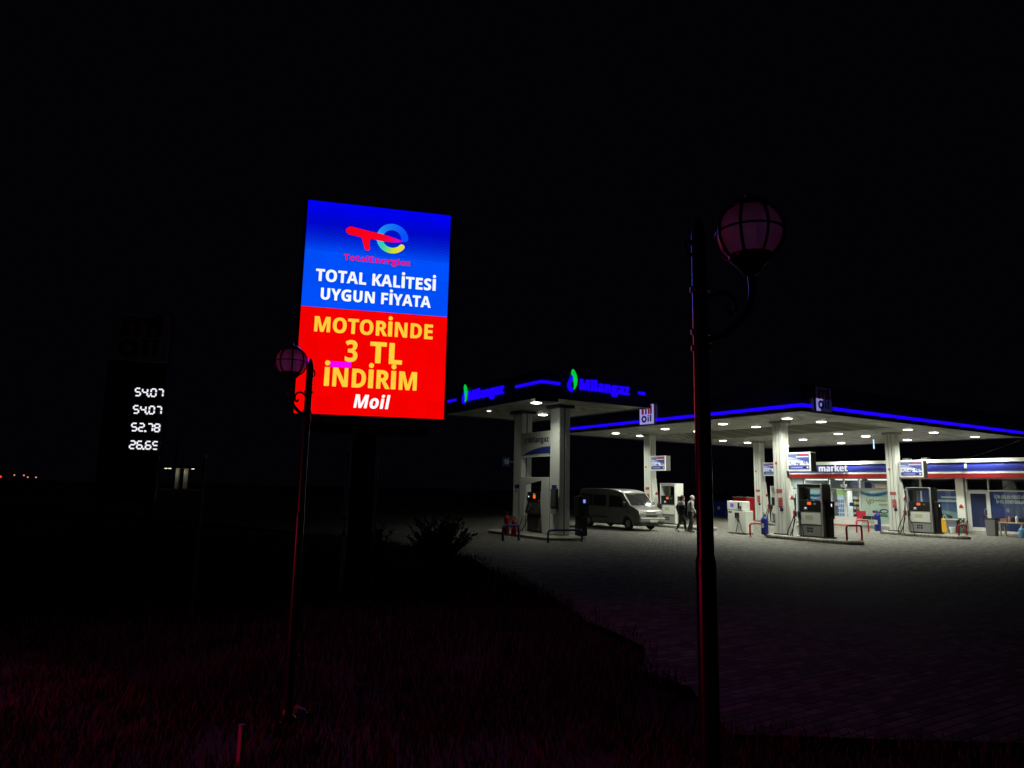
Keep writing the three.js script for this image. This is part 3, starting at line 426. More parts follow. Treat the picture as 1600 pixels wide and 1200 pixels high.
// ---------------------------------------------------------------- pumps, islands, light boxes of the main canopy
const adMap = canvas(320, 240, (g) => {
  g.fillStyle = '#46508c'; g.fillRect(0, 0, 320, 240); g.fillStyle = '#6872a8'; g.fillRect(0, 0, 150, 60);
  g.fillStyle = '#c8ccdc'; g.beginPath(); g.moveTo(0, 46); g.bezierCurveTo(110, 60, 200, 96, 320, 150); g.lineTo(320, 176); g.bezierCurveTo(220, 176, 90, 168, 0, 176); g.fill();
  g.fillStyle = '#7f8dc2'; g.beginPath(); g.moveTo(0, 84); g.bezierCurveTo(120, 84, 210, 120, 320, 168); g.lineTo(320, 150); g.bezierCurveTo(220, 96, 110, 66, 0, 66); g.fill();
  for (let i = 0; i < 46; i++) { g.fillStyle = ['#3c4890', '#9aa4cc', '#e4e6ee', '#6c5c9c', '#4b5568'][i % 5]; g.fillRect(8 + rnd(270), 112 + rnd(56), 8 + rnd(24), 5 + rnd(14)); }
  g.fillStyle = '#eef0f4'; g.fillRect(190, 110, 26, 50); g.fillStyle = '#c83448'; g.fillRect(170, 12, 134, 22); g.fillStyle = '#d6d8ea'; g.fillRect(120, 40, 186, 12); g.fillStyle = '#8c98e0'; g.fillRect(40, 200, 170, 14); g.fillStyle = '#20263c'; g.fillRect(226, 196, 70, 26); g.fillStyle = '#e8ecd8'; g.fillRect(276, 198, 22, 20);
});
const adMat = new THREE.MeshStandardMaterial({ map: adMap, roughness: 0.25, emissive: 0xffffff, emissiveMap: adMap, emissiveIntensity: 0.3 });
function lightbox(x, z, y, label) { // fixed on the front of a column, its picture faces -x
  const o = thing('advert_light_box', label, 'light box', [x, y, z], 'advert light boxes on the canopy columns');
  mk('case', span(-0.15, 0.17, 0, 0.74, 0.0, 1.06, 0.02), std(0.09, 0.085, 0.08, 0.5), o);
  mk('frame', [span(-0.19, -0.151, 0, 0.065, 0, 1.06), span(-0.19, -0.151, 0.675, 0.74, 0, 1.06), span(-0.19, -0.151, 0.066, 0.674, 0, 0.06), span(-0.19, -0.151, 0.066, 0.674, 1.0, 1.06)], M.white, o);
  mk('picture_screen', planarUV(span(-0.172, -0.152, 0.064, 0.676, 0.058, 1.002), (a, b, c) => [(c - 0.058) / 0.944, (b - 0.064) / 0.612]), adMat, o);
  mk('bracket', span(-0.05, 0.05, 0.2, 0.5, -0.03, -0.002), M.galvan, o);
}
const numMap = canvas(128, 64, (g) => { g.fillStyle = '#8f9190'; g.fillRect(0, 0, 128, 64); g.fillStyle = '#1a1a1c'; for (const [x, y, w] of [[44, 10, 9], [56, 10, 9], [68, 10, 10], [44, 28, 11], [58, 28, 5], [66, 28, 12]]) g.fillRect(x, y, w, 13); });
function pump(x, z, label, light) {
  const o = thing('fuel_pump', label, 'fuel pump', [x, 0.15, z], 'fuel pumps under the wide canopy'), L = 0.47;
  const frameMat = light ? M.whitePaint : M.darkGrey;
  mk('plinth', span(-0.26, 0.26, 0, 0.05, -L, L + 0.24), M.black, o);
  const low = mk('lower_cabinet', span(-0.25, 0.25, 0.05, 0.94, -L + 0.02, L - 0.02, 0.012), M.greyPanel, o);
  mk('base_panel', planarUV(span(-0.268, -0.252, 0.06, 0.42, -L + 0.03, L - 0.03, 0.004), (a, b, c) => [(c + L) / (2 * L), (b - 0.06) / 0.36]), std(1, 1, 1, 0.4, 0, { map: numMap }), low);
  mk('vent_panel', span(-0.262, -0.252, 0.43, 0.47, -L + 0.03, L - 0.03), M.darkGrey, low);
  mk('front_panel', span(-0.272, -0.252, 0.48, 0.9, -L + 0.03, L - 0.03, 0.006), M.whitePaint, low); mk('faded_sticker', span(-0.274, -0.2722, 0.66, 0.82, -0.2, 0.12), std(0.55, 0.57, 0.38, 0.5), low);
  const d = mk('display_panel', span(-0.255, 0.255, 0.945, 1.37, -L + 0.01, L - 0.01, 0.01), M.black, o);
  mk('screen', span(-0.262, -0.256, 1.2, 1.31, -0.1, 0.06), M.orangeLed, d); mk('screen', span(-0.262, -0.256, 1.21, 1.28, 0.16, 0.26), glow(0.12, 0.22, 0.12, 0.5), d); mk('keypad', span(-0.28, -0.256, 1.0, 1.1, -0.24, -0.1), M.steel, d); mk('keypad_light', span(-0.286, -0.281, 1.06, 1.11, -0.2, -0.13), M.whiteLed, d); mk('lower_lamp', span(-0.262, -0.256, 1.0, 1.05, -0.24, -0.1), M.blueScreen, d);
  mk('post', span(-0.25, 0.25, 0.05, 1.97, -L - 0.06, -L + 0.005, 0.008), light ? M.whitePaint : M.greyPanel, o);
  mk('post', span(-0.27, 0.27, 0.05, 1.97, L - 0.005, L + 0.07, 0.008), light ? M.whitePaint : M.greyPanel, o);
  mk('header', span(-0.26, 0.26, 1.84, 1.965, -L + 0.006, L - 0.006, 0.008), light ? M.greyPanel : M.black, o); mk('header_trim', span(-0.27, 0.27, 1.966, 1.985, -L - 0.06, L + 0.07), M.alu, o);
  mk('inner_baffle', span(0.1, 0.24, 1.38, 1.83, -L + 0.006, -L + 0.18), M.greyPanel, o);
  const b = mk('nozzle_tower', [span(-0.12, 0.16, 0.0, 1.1, L + 0.072, L + 0.22, 0.02), span(-0.14, 0.18, 0.7, 1.36, L + 0.073, L + 0.26, 0.02)], M.black, o); mk('tower_mark', span(-0.04, 0.02, 1.16, 1.26, L + 0.261, L + 0.266), M.whiteLed, b);
  for (const [dz, dx] of [[-0.62, -0.3], [-0.44, -0.3]]) {
    mk('nozzle_boot', box(0.08, 0.22, 0.12, dx + 0.02, 0.84, dz, 0.02), M.darkGrey, o);
    const n = mk('nozzle', tube([[dx - 0.03, 0.62, dz + 0.02], [dx - 0.05, 0.8, dz], [dx - 0.03, 0.93, dz - 0.02], [dx + 0.02, 0.96, dz - 0.04]], 0.026), dz < -0.5 ? M.red : M.black, o); mk('trigger_guard', tube([[dx - 0.06, 0.64, dz + 0.02], [dx - 0.1, 0.72, dz + 0.02], [dx - 0.06, 0.8, dz]], 0.008), M.black, n);
  }
  mk('hose', tube([[-0.33, 0.62, -0.42], [-0.36, 0.4, -0.3], [-0.4, 0.12, -0.22], [-0.44, -0.12, -0.2], [-0.5, -0.13, -0.35], [-0.46, -0.06, -0.62], [-0.36, 0.3, -0.68], [-0.3, 0.9, -0.6], [-0.26, 1.5, -0.58]], 0.018, 60), M.rubber, o);
  mk('hose', tube([[-0.33, 0.62, -0.6], [-0.4, 0.2, -0.7], [-0.44, -0.08, -0.82], [-0.4, 0.1, -0.9], [-0.3, 0.8, -0.66], [-0.26, 1.6, -0.57]], 0.018, 60), M.rubber, o);
}
const isl = (x, z, l, w, label) => { const o = thing('pump_island', label, 'island', [x, 0, z], 'pump islands'); mk('slab', islandShape(w, l, 0.13), M.concrete, o); mk('edge_band', islandShape(w + 0.03, l + 0.03, 0.05).translate(0, 0.085, 0), M.kerbWhite, o); mk('deck', islandShape(w - 0.14, l - 0.14, 0.03).translate(0, 0.121, 0), M.concrete, o); };
isl(2.5, -1.6, 3.9, 0.86, 'pale kerbed island carrying the pump with the red nozzle beside the white dispenser'); isl(10.55, -1.7, 3.7, 0.86, 'pale kerbed island carrying the pump before the market windows'); isl(3.5, -9.9, 5.2, 0.9, 'pale kerbed island behind the parked van'); isl(11.45, -9.9, 4.4, 1.0, 'pale kerbed island by the red cabinet');
pump(2.52, -1.47, 'dark framed fuel pump with orange display and hoses looping to the ground'); pump(10.5, -1.64, 'dark framed fuel pump standing before the blue window posters'); pump(3.5, -9.95, 'white framed fuel pump beside the parked van', true); pump(11.4, -9.55, 'fuel pump half hidden behind a white canopy column', true);
lightbox(2.76, -2.62, 2.63, 'advert light box on the column above the pump with the red nozzle'); lightbox(10.76, -2.58, 2.59, 'advert light box on the column in front of the market'); lightbox(3.2, -10.9, 2.74, 'advert light box above the pump beside the parked van'); lightbox(11.5, -10.66, 2.7, 'advert light box partly hidden behind a white column');
hoop(2.2, 3.12, 0.0, 0.66, M.red, 'tall dark red hoop guard at the road end of the first island', 'red hoop guards'); hoop(10.3, 10.95, -0.12, 0.58, M.red, 'red hoop guard at the end of the market side island', 'red hoop guards'); hoop(1.95, 2.85, -4.0, 0.52, M.red, 'red hoop guard beside the white dispenser', 'red hoop guards'); hoop(9.85, 10.8, -4.35, 0.56, M.red, 'red hoop guard by the plastic chairs', 'red hoop guards');
for (const [x, z, h, l] of [[2.15, -3.45, 0.78, 'blue extinguisher cylinder at the back of the first island'], [10.15, -3.5, 0.9, 'blue extinguisher cylinder with grey neck near the plastic chairs'], [10.95, -11.5, 0.7, 'blue extinguisher cylinder behind the far column']]) extinguisher(x, z, M.blue, l, 'blue extinguisher cylinders', h, 0.14);
{
  const o = thing('fluid_dispenser', 'low white cabinet dispenser with one black hanging nozzle', 'dispenser', [3.16, 0, -5.5]);
  mk('cabinet', span(-0.24, 0.24, 0.04, 0.98, -0.46, 0.5, 0.015), M.whitePaint, o); mk('plinth', span(-0.22, 0.22, 0, 0.04, -0.44, 0.48), M.black, o); mk('seam', span(-0.238, 0.238, 0.98, 1.0, -0.45, 0.33), M.black, o);
  const h = mk('head', span(-0.25, 0.24, 1.0, 1.38, -0.48, 0.34, 0.02), M.whitePaint, o); mk('screen', span(-0.256, -0.251, 1.12, 1.28, -0.3, -0.12), glow(0.2, 0.16, 0.75, 0.6), h); mk('meter', span(-0.262, -0.251, 1.06, 1.32, 0.1, 0.2), M.black, h); mk('meter', span(-0.262, -0.251, 1.05, 1.18, 0.22, 0.28), M.black, h);
  mk('badge', span(-0.246, -0.241, 0.88, 0.94, -0.42, -0.24), M.navy, o); mk('nozzle_holder', box(0.08, 0.24, 0.2, -0.27, 0.78, 0.06, 0.02), M.black, o); mk('nozzle', tube([[-0.32, 0.5, 0.16], [-0.33, 0.66, 0.12], [-0.31, 0.76, 0.08]], 0.03), M.black, o);
  mk('hose', tube([[-0.32, 0.5, 0.16], [-0.34, 0.25, 0.1], [-0.36, 0.02, 0.05], [-0.5, 0.02, 0.3], [-0.42, 0.02, 0.7], [-0.36, 0.1, 0.42], [-0.33, 0.4, 0.28], [-0.31, 0.62, 0.18]], 0.016, 60), M.rubber, o);
}
{ // far red cabinet and blue bin
  const o = thing('red_cabinet', 'tall red steel cabinet behind the white dispenser', 'cabinet', [15.3, 0, -15.3]); mk('case', span(-0.45, 0.45, 0, 1.42, -0.55, 0.55, 0.02), M.red, o); mk('shelf', span(-0.5, -0.452, 0.86, 0.9, -0.5, 0.5), std(0.55, 0.3, 0.28, 0.5), o); mk('shelf', span(-0.5, -0.452, 1.12, 1.16, -0.5, 0.5), std(0.55, 0.3, 0.28, 0.5), o); mk('top', span(-0.48, 0.48, 1.42, 1.46, -0.58, 0.58), M.offWhite, o);
  const b = thing('recycling_bin', 'large dark blue bin with a white mark near the far hedge', 'bin', [17.3, 0, -18.8]); mk('body', poly([[-0.55, 0], [0.55, 0], [0.68, 1.0], [-0.68, 1.0]], 0.9, 0.02).rotateY(-Math.PI / 2).translate(0.45, 0.06, 0), M.blue, b); mk('lid', box(1.0, 0.1, 1.45, 0, 1.16, 0, 0.04), M.navy, b); mk('mark', cyl(0.12, 0.12, 0.006, 0, 0, 0, 16).rotateZ(Math.PI / 2).translate(-0.478, 0.62, 0), M.white, b); for (const s of [-0.45, 0.45]) mk('wheel', cyl(0.07, 0.07, 0.05, 0, 0, 0, 12).rotateZ(Math.PI / 2).translate(-0.35, 0.06, s), M.rubber, b);
}
console.log('pumps');

// ---------------------------------------------------------------- market building: its glass front is the plane x = 16.2
{
  const F = 16.2, z0 = -12.55, z1 = 6.5, o = thing('market_building', 'single storey glass fronted shop with blue, white and red roof edge band', 'building', [0, 0, 0]);
  const inner = std(0.42, 0.46, 0.47, 0.7), D = 6.2;
  mk('floor_slab', span(F - 0.25, F + D, 0.0, 0.1, z0, z1), std(0.4, 0.38, 0.35, 0.35), o); mk('door_step', span(F - 0.55, F - 0.252, 0.0, 0.06, -9.95, -7.9), std(0.4, 0.12, 0.1, 0.7), o);
  mk('wall', [span(F, F + D, 0.1, 3.3, z0, z0 + 0.15), span(F, F + D, 0.1, 3.3, z1 - 0.15, z1), span(F + D - 0.15, F + D, 0.1, 3.3, z0 + 0.151, z1 - 0.151), span(F + 0.12, F + D - 0.151, 0.1, 2.688, -6.12, -6.02)], inner, o);
  mk('ceiling', span(F + 0.12, F + D - 0.151, 2.69, 2.75, z0 + 0.151, z1 - 0.151), M.offWhite, o); mk('roof', span(F - 0.1, F + D, 3.3, 3.42, z0, z1), M.galvan, o);
  // roof edge band: curved section swept along the front, one part for each colour
  const band = (pts, mat, n) => { const g = poly(pts, z1 + 0.4 - z0).rotateY(0); return mk(n, g.translate(F, 0, z0 - 0.2), mat, o); };
  const curve = (a, b, bulge, back) => { const p = []; for (let i = 0; i <= 8; i++) { const t = i / 8; p.push([-0.42 - bulge * Math.sin(Math.PI * (0.15 + t * 0.7)), lerp(a, b, t)]); } p.push([back, b], [back, a]); return p; };
  band(curve(2.985, 3.44, 0.12, 0.0), M.blueBand, 'blue_band'); band([[-0.58, 3.445], [-0.5, 3.62], [0.0, 3.62], [0.0, 3.445]], M.white, 'cap_band'); band([[-0.54, 2.9], [-0.54, 2.982], [0, 2.982], [0, 2.9]], M.white, 'white_line'); band([[-0.5, 2.69], [-0.53, 2.897], [0, 2.897], [0, 2.69]], M.redBand, 'red_band');
  const word = mk('lettering', letters('market', 1.78, 0.36, 0.05).rotateY(-Math.PI / 2).translate(F - 0.585, 3.06, -10.05), glow(0.95, 0.96, 1, 0.85), o);
  for (const z of [-5.55, -4.55]) mk('roof_box', box(0.4, 0.28, 0.3, F + 0.6, 3.64, z, 0.02), M.offWhite, o); mk('band_lamp', box(0.08, 0.22, 0.1, F - 0.62, 3.26, -2.1, 0.01), M.white, o);
  // frames
  const bars = [], post = (z, w = 0.07, y0 = 0.1, y1 = 2.7) => bars.push(span(F - 0.05, F + 0.06, y0, y1, z - w / 2, z + w / 2));
  for (const z of [-12.45, -11.5, -9.85, -7.98, -6.25, -4.6, -2.4, -1.42, 1.4, 4.0, 6.4]) post(z); post(-8.92, 0.06, 2.1, 2.7);
  for (const b of bars) mk('mullion', b, M.alu, o);
  const zs = [-12.45, -11.5, -9.85, -7.98, -6.25, -4.6, -2.85, -2.4, -1.42, 1.4, 4.0, 6.4];
  const pier = mk('pier', span(F - 0.12, F + 0.16, 0.1, 2.688, -2.86, -2.5), M.whitePaint, o); mk('notice', poly([[-0.09, 0], [0.09, 0], [0.09, 0.09], [0, 0.2], [-0.09, 0.09]], 0.01).rotateY(-Math.PI / 2).translate(F - 0.121, 1.2, -2.66), M.red, pier);
  for (let i = 0; i < zs.length - 1; i++) {
    const a = zs[i] + 0.036, b = zs[i + 1] - 0.036; if (i === 6) continue;
    mk('transom', span(F - 0.048, F + 0.058, 2.04, 2.1, a, b), M.alu, o); mk('top_rail', span(F - 0.048, F + 0.058, 2.63, 2.688, a, b), M.alu, o);
    const top = mk('pane', span(F - 0.004, F + 0.004, 2.1, 2.63, a, b), M.glass, o);
    const isDoor = i === 2 || i === 7;
    if (!isDoor) { mk('bottom_rail', span(F - 0.048, F + 0.058, 0.1, 0.18, a, b), M.alu, o); mk('pane', span(F - 0.004, F + 0.004, 0.18, 2.04, a, b), M.glass, o); }
  }
  // printed film behind the panes
  const film = (za, zb, ya, yb, map, name = 'window_film', clear = 0) => mk(name, planarUV(span(F + 0.012, F + 0.02, ya, yb, za, zb), (x, y, z) => [(z - za) / (zb - za), (y - ya) / (yb - ya)]), phy(1, 1, 1, { map, roughness: 0.6, transmission: clear, thickness: 0 }), o);
  const wave = (g, w, h, top) => { const ys = [0, 14, 26]; ['#5f9cc4', '#2f74ac', '#9cc6da'].forEach((c, i) => { g.strokeStyle = c; g.lineWidth = 16 - i * 3; g.beginPath(); g.moveTo(0, top + ys[i]); g.bezierCurveTo(w * 0.3, top + 50 + ys[i], w * 0.6, top + 40 + ys[i], w, top - 6 + ys[i]); g.stroke(); }); };
  film(-11.46, -9.89, 0.18, 2.04, canvas(320, 380, (g, w, h) => { g.fillStyle = '#d4e2e4'; g.fillRect(0, 0, w, h); wave(g, w, h, 40); wave(g, w, h, 96); g.fillStyle = '#c9a0c4'; g.beginPath(); g.ellipse(190, 120, 40, 18, 0, 0, 7); g.fill(); g.fillStyle = '#7f9fb4'; g.fillRect(250, 120, 60, 190); g.fillStyle = '#eef2f0'; g.fillRect(30, 220, 180, 120); }), 'window_film', 0.5);
  film(-7.94, -6.29, 0.18, 2.04, canvas(340, 384, (g, w, h) => {
    g.fillStyle = '#dde4de'; g.fillRect(0, 0, w, h); wave(g, w, h, 18); g.lineWidth = 9; g.strokeStyle = '#a98a4a'; g.lineCap = 'round'; g.beginPath(); g.moveTo(60, 110); g.lineTo(88, 160); g.lineTo(106, 116); g.stroke(); g.beginPath(); g.moveTo(104, 176); g.lineTo(118, 116); g.quadraticCurveTo(160, 104, 150, 136); g.quadraticCurveTo(140, 156, 112, 150); g.stroke();
    g.fillStyle = '#b9a878'; g.fillRect(165, 118, 130, 12); g.fillRect(210, 158, 100, 14); g.fillRect(215, 178, 80, 8);
    g.fillStyle = '#8d1f2a'; g.beginPath(); g.moveTo(130, 232); g.lineTo(230, 250); g.lineTo(230, 262); g.lineTo(130, 262); g.fill(); g.strokeStyle = '#2a3474'; g.lineWidth = 14; g.beginPath(); g.ellipse(265, 240, 44, 20, 0, 0, 7); g.stroke(); g.fillStyle = '#6f9f86'; g.fillRect(215, 270, 90, 34);
  }), 'window_film', 0.5);
  const carFilm = canvas(512, 400, (g, w, h) => {
    const s = g.createLinearGradient(0, 0, 0, h); s.addColorStop(0, '#444c98'); s.addColorStop(0.4, '#40548e'); s.addColorStop(0.75, '#70828e'); s.addColorStop(1, '#3a444e'); g.fillStyle = s; g.fillRect(0, 0, w, h);
    g.fillStyle = '#c4c8dc'; g.fillRect(280, 60, 220, 18); g.fillRect(230, 96, 270, 24); g.fillStyle = '#5f6c8c'; g.fillRect(260, 150, 200, 12); g.fillRect(330, 176, 150, 10);
    g.fillStyle = '#8497a2'; g.beginPath(); g.moveTo(40, 230); g.quadraticCurveTo(300, 190, 512, 240); g.lineTo(512, 400); g.lineTo(0, 400); g.lineTo(0, 300); g.fill();
    g.fillStyle = '#2c353e'; g.beginPath(); g.moveTo(190, 262); g.quadraticCurveTo(320, 230, 430, 275); g.quadraticCurveTo(420, 330, 300, 340); g.quadraticCurveTo(210, 330, 190, 262); g.fill(); g.fillStyle = '#aeb8b8'; g.beginPath(); g.ellipse(315, 290, 34, 36, 0, 0, 7); g.fill(); g.fillStyle = '#6b767c'; g.beginPath(); g.ellipse(315, 290, 16, 17, 0, 0, 7); g.fill(); g.fillStyle = '#1f262c'; g.fillRect(120, 350, 380, 26);
  });
  film(-4.56, -2.89, 0.18, 2.04, carFilm); film(-6.2, -4.64, 0.18, 2.04, canvas(64, 64, (g) => { g.fillStyle = '#3e4a92'; g.fillRect(0, 0, 64, 64); g.fillStyle = '#4c589a'; g.fillRect(0, 40, 64, 24); }));
  const textFilm = canvas(1024, 640, (g, w, h) => { const s = g.createLinearGradient(0, 0, 0, h); s.addColorStop(0, '#3a4490'); s.addColorStop(1, '#2a3270'); g.fillStyle = s; g.fillRect(0, 0, w, h); g.fillStyle = '#e4e6ee'; fitText(g, 'İÇİN GÜLER YÜZLÜ HİZMET', 60, 650, 112, 50, 'bold', 4); fitText(g, 'M OİL İSTASYONLARINDA', 85, 650, 190, 50, 'bold', 4); g.fillStyle = '#39446c'; g.fillRect(300, 280, 640, 50); g.fillStyle = '#8c96ac'; g.beginPath(); g.ellipse(260, 300, 26, 36, 0, 0, 7); g.fill(); g.fillStyle = '#151a38'; g.fillRect(100, 420, 900, 90); });
  film(-1.38, 1.36, 0.18, 2.04, textFilm); film(1.44, 3.96, 0.18, 2.04, canvas(64, 64, (g) => { g.fillStyle = '#384288'; g.fillRect(0, 0, 64, 64); }));
  // sliding doors and side door
  for (const [a, b, f] of [[-9.81, -8.94, 0], [-8.92, -8.02, 1]]) {
    const d = mk('sliding_door', [span(F + 0.065, F + 0.1, 0.1, 2.03, a, a + 0.06), span(F + 0.065, F + 0.1, 0.1, 2.03, b - 0.06, b), span(F + 0.065, F + 0.1, 1.97, 2.03, a + 0.061, b - 0.061), span(F + 0.065, F + 0.1, 0.1, 0.5, a + 0.061, b - 0.061)], M.alu, o);
    mk('pane', span(F + 0.078, F + 0.086, 0.5, 1.97, a + 0.06, b - 0.06), M.glass, d);
    mk('sticker', span(F + 0.06, F + 0.076, 1.1, 1.3, a + 0.25, a + 0.5), f ? M.blue : std(0.5, 0.4, 0.5, 0.5), d);
  }
  mk('door_sensor', box(0.08, 0.07, 0.16, F - 0.09, 2.07, -8.92, 0.01), M.black, o);
  { const a = -2.36, b = -1.46, d = mk('side_door', [span(F - 0.03, F + 0.03, 0.12, 2.03, a, a + 0.1), span(F - 0.03, F + 0.03, 0.12, 2.03, b - 0.1, b), span(F - 0.03, F + 0.03, 1.93, 2.03, a + 0.101, b - 0.101), span(F - 0.03, F + 0.03, 0.12, 0.3, a + 0.101, b - 0.101)], M.alu, o); mk('pane', span(F - 0.01, F + 0.01, 0.3, 1.93, a + 0.1, b - 0.1), phy(0.02, 0.028, 0.08, { roughness: 0.12, clearcoat: 1 }), d); mk('handle', tube([[F - 0.04, 0.85, b - 0.13], [F - 0.1, 0.9, b - 0.16], [F - 0.1, 1.15, b - 0.16], [F - 0.04, 1.2, b - 0.13]], 0.014), M.steel, d); }
  // things that light the shop
  for (const z of [-11.2, -9.2, -7.2]) {
    const p = mk('ceiling_light_panel', box(0.62, 0.07, 1.25, F + 0.9, 2.62, z), glow(1, 1, 0.96, 1.5), o);
    const L = new THREE.RectAreaLight(new THREE.Color().setRGB(1, 0.99, 0.93), 30, 0.6, 1.2); L.name = 'shop_ceiling_glow'; L.position.copy(S(F + 0.9, 2.575, z)); L.rotation.set(-Math.PI / 2, 0, TURN, 'XYZ'); scene.add(L);
  }
  const hang = (y, z, w, h, mat, n) => mk(n, box(0.03, h, w, F + 0.5, y, z, 0.006), mat, o);
  hang(2.36, -8.55, 0.34, 0.2, std(0.16, 0.13, 0.5, 0.5), 'hanging_sign'); hang(2.3, -7.75, 0.42, 0.34, M.navy, 'hanging_sign'); hang(2.26, -9.25, 0.36, 0.16, M.white, 'hanging_sign'); hang(2.24, -6.9, 0.9, 0.2, std(0.75, 0.5, 0.32, 0.6), 'hanging_sign');
}
// shop fittings
{
  const goods = [std(0.45, 0.12, 0.1, 0.5), std(0.5, 0.42, 0.12, 0.5), std(0.2, 0.3, 0.5, 0.5), std(0.5, 0.5, 0.48, 0.5), std(0.12, 0.3, 0.14, 0.5)];
  const shelf = (x, z, l, label) => {
    const o = thing('shop_shelf', label, 'shelf', [x, 0.1, z]); mk('back_panel', box(0.03, 1.5, l, 0.16, 0.75, 0), M.darkGrey, o);
    for (let k = 0; k < 5; k++) { const b = mk('shelf_board', box(0.34, 0.025, l, 0, 0.12 + k * 0.31, 0), M.darkGrey, o); const gs = goods.map(() => []); for (let z = -l / 2 + 0.08; z < l / 2 - 0.06; z += 0.13) gs[rnd(5) | 0].push(box(0.12, rnd(0.12, 0.24), 0.11, -0.08, 0.2 + k * 0.31, z)); gs.forEach((q, n) => { if (q.length) mk('packaged_goods', q, goods[n], b).userData.kind = 'stuff'; }); }
  };
  shelf(18.3, -8.2, 1.1, 'dark shop shelf packed with goods behind the sliding doors'); shelf(19.6, -9.6, 2.2, 'long shop shelf further inside the shop');
  const f = thing('drinks_fridge', 'glass fronted drinks fridge with green header inside the shop door', 'fridge', [17.5, 0.1, -9.9]); mk('case', [span(0.05, 0.5, 0, 1.95, -0.34, 0.34)], M.white, f); mk('header_light', span(-0.02, 0.048, 1.62, 1.93, -0.33, 0.33), glow(0.45, 0.85, 0.12, 0.5), f); mk('light_panel', span(0.02, 0.048, 0.3, 1.6, -0.32, 0.32), glow(0.75, 0.95, 1, 0.55), f); for (let k = 0; k < 4; k++) mk('fridge_shelf', span(-0.02, 0.018, 0.55 + k * 0.27, 0.565 + k * 0.27, -0.32, 0.32), M.alu, f); const bt = []; for (let k = 0; k < 4; k++) for (let i = 0; i < 6; i++) bt.push(cyl(0.03, 0.02, 0.2, -0.01, 0.34 + k * 0.27, -0.27 + i * 0.108, 8)); mk('bottles', bt, M.blue, f).userData.kind = 'stuff';
  const c = thing('checked_stand', 'black and white patterned stand behind the right sliding door', 'stand', [17.2, 0.1, -8.15]); mk('panel', planarUV(box(0.05, 1.2, 0.5, 0, 0.75, 0), (x, y, z) => [z * 2, y]), std(1, 1, 1, 0.6, 0, { map: canvas(96, 128, (g) => { g.fillStyle = '#15161a'; g.fillRect(0, 0, 96, 128); g.fillStyle = '#c9cbc8'; for (let i = 0; i < 34; i++) { g.save(); g.translate(rnd(96), rnd(128)); g.rotate(rnd(-1, 1)); g.fillRect(-8, -3, 16, 6); g.restore(); } }) }), c); mk('foot', box(0.3, 0.06, 0.5, 0, 0.12, 0), M.black, c);
}
const BZ = [-3.17, -2.82, -2.46];
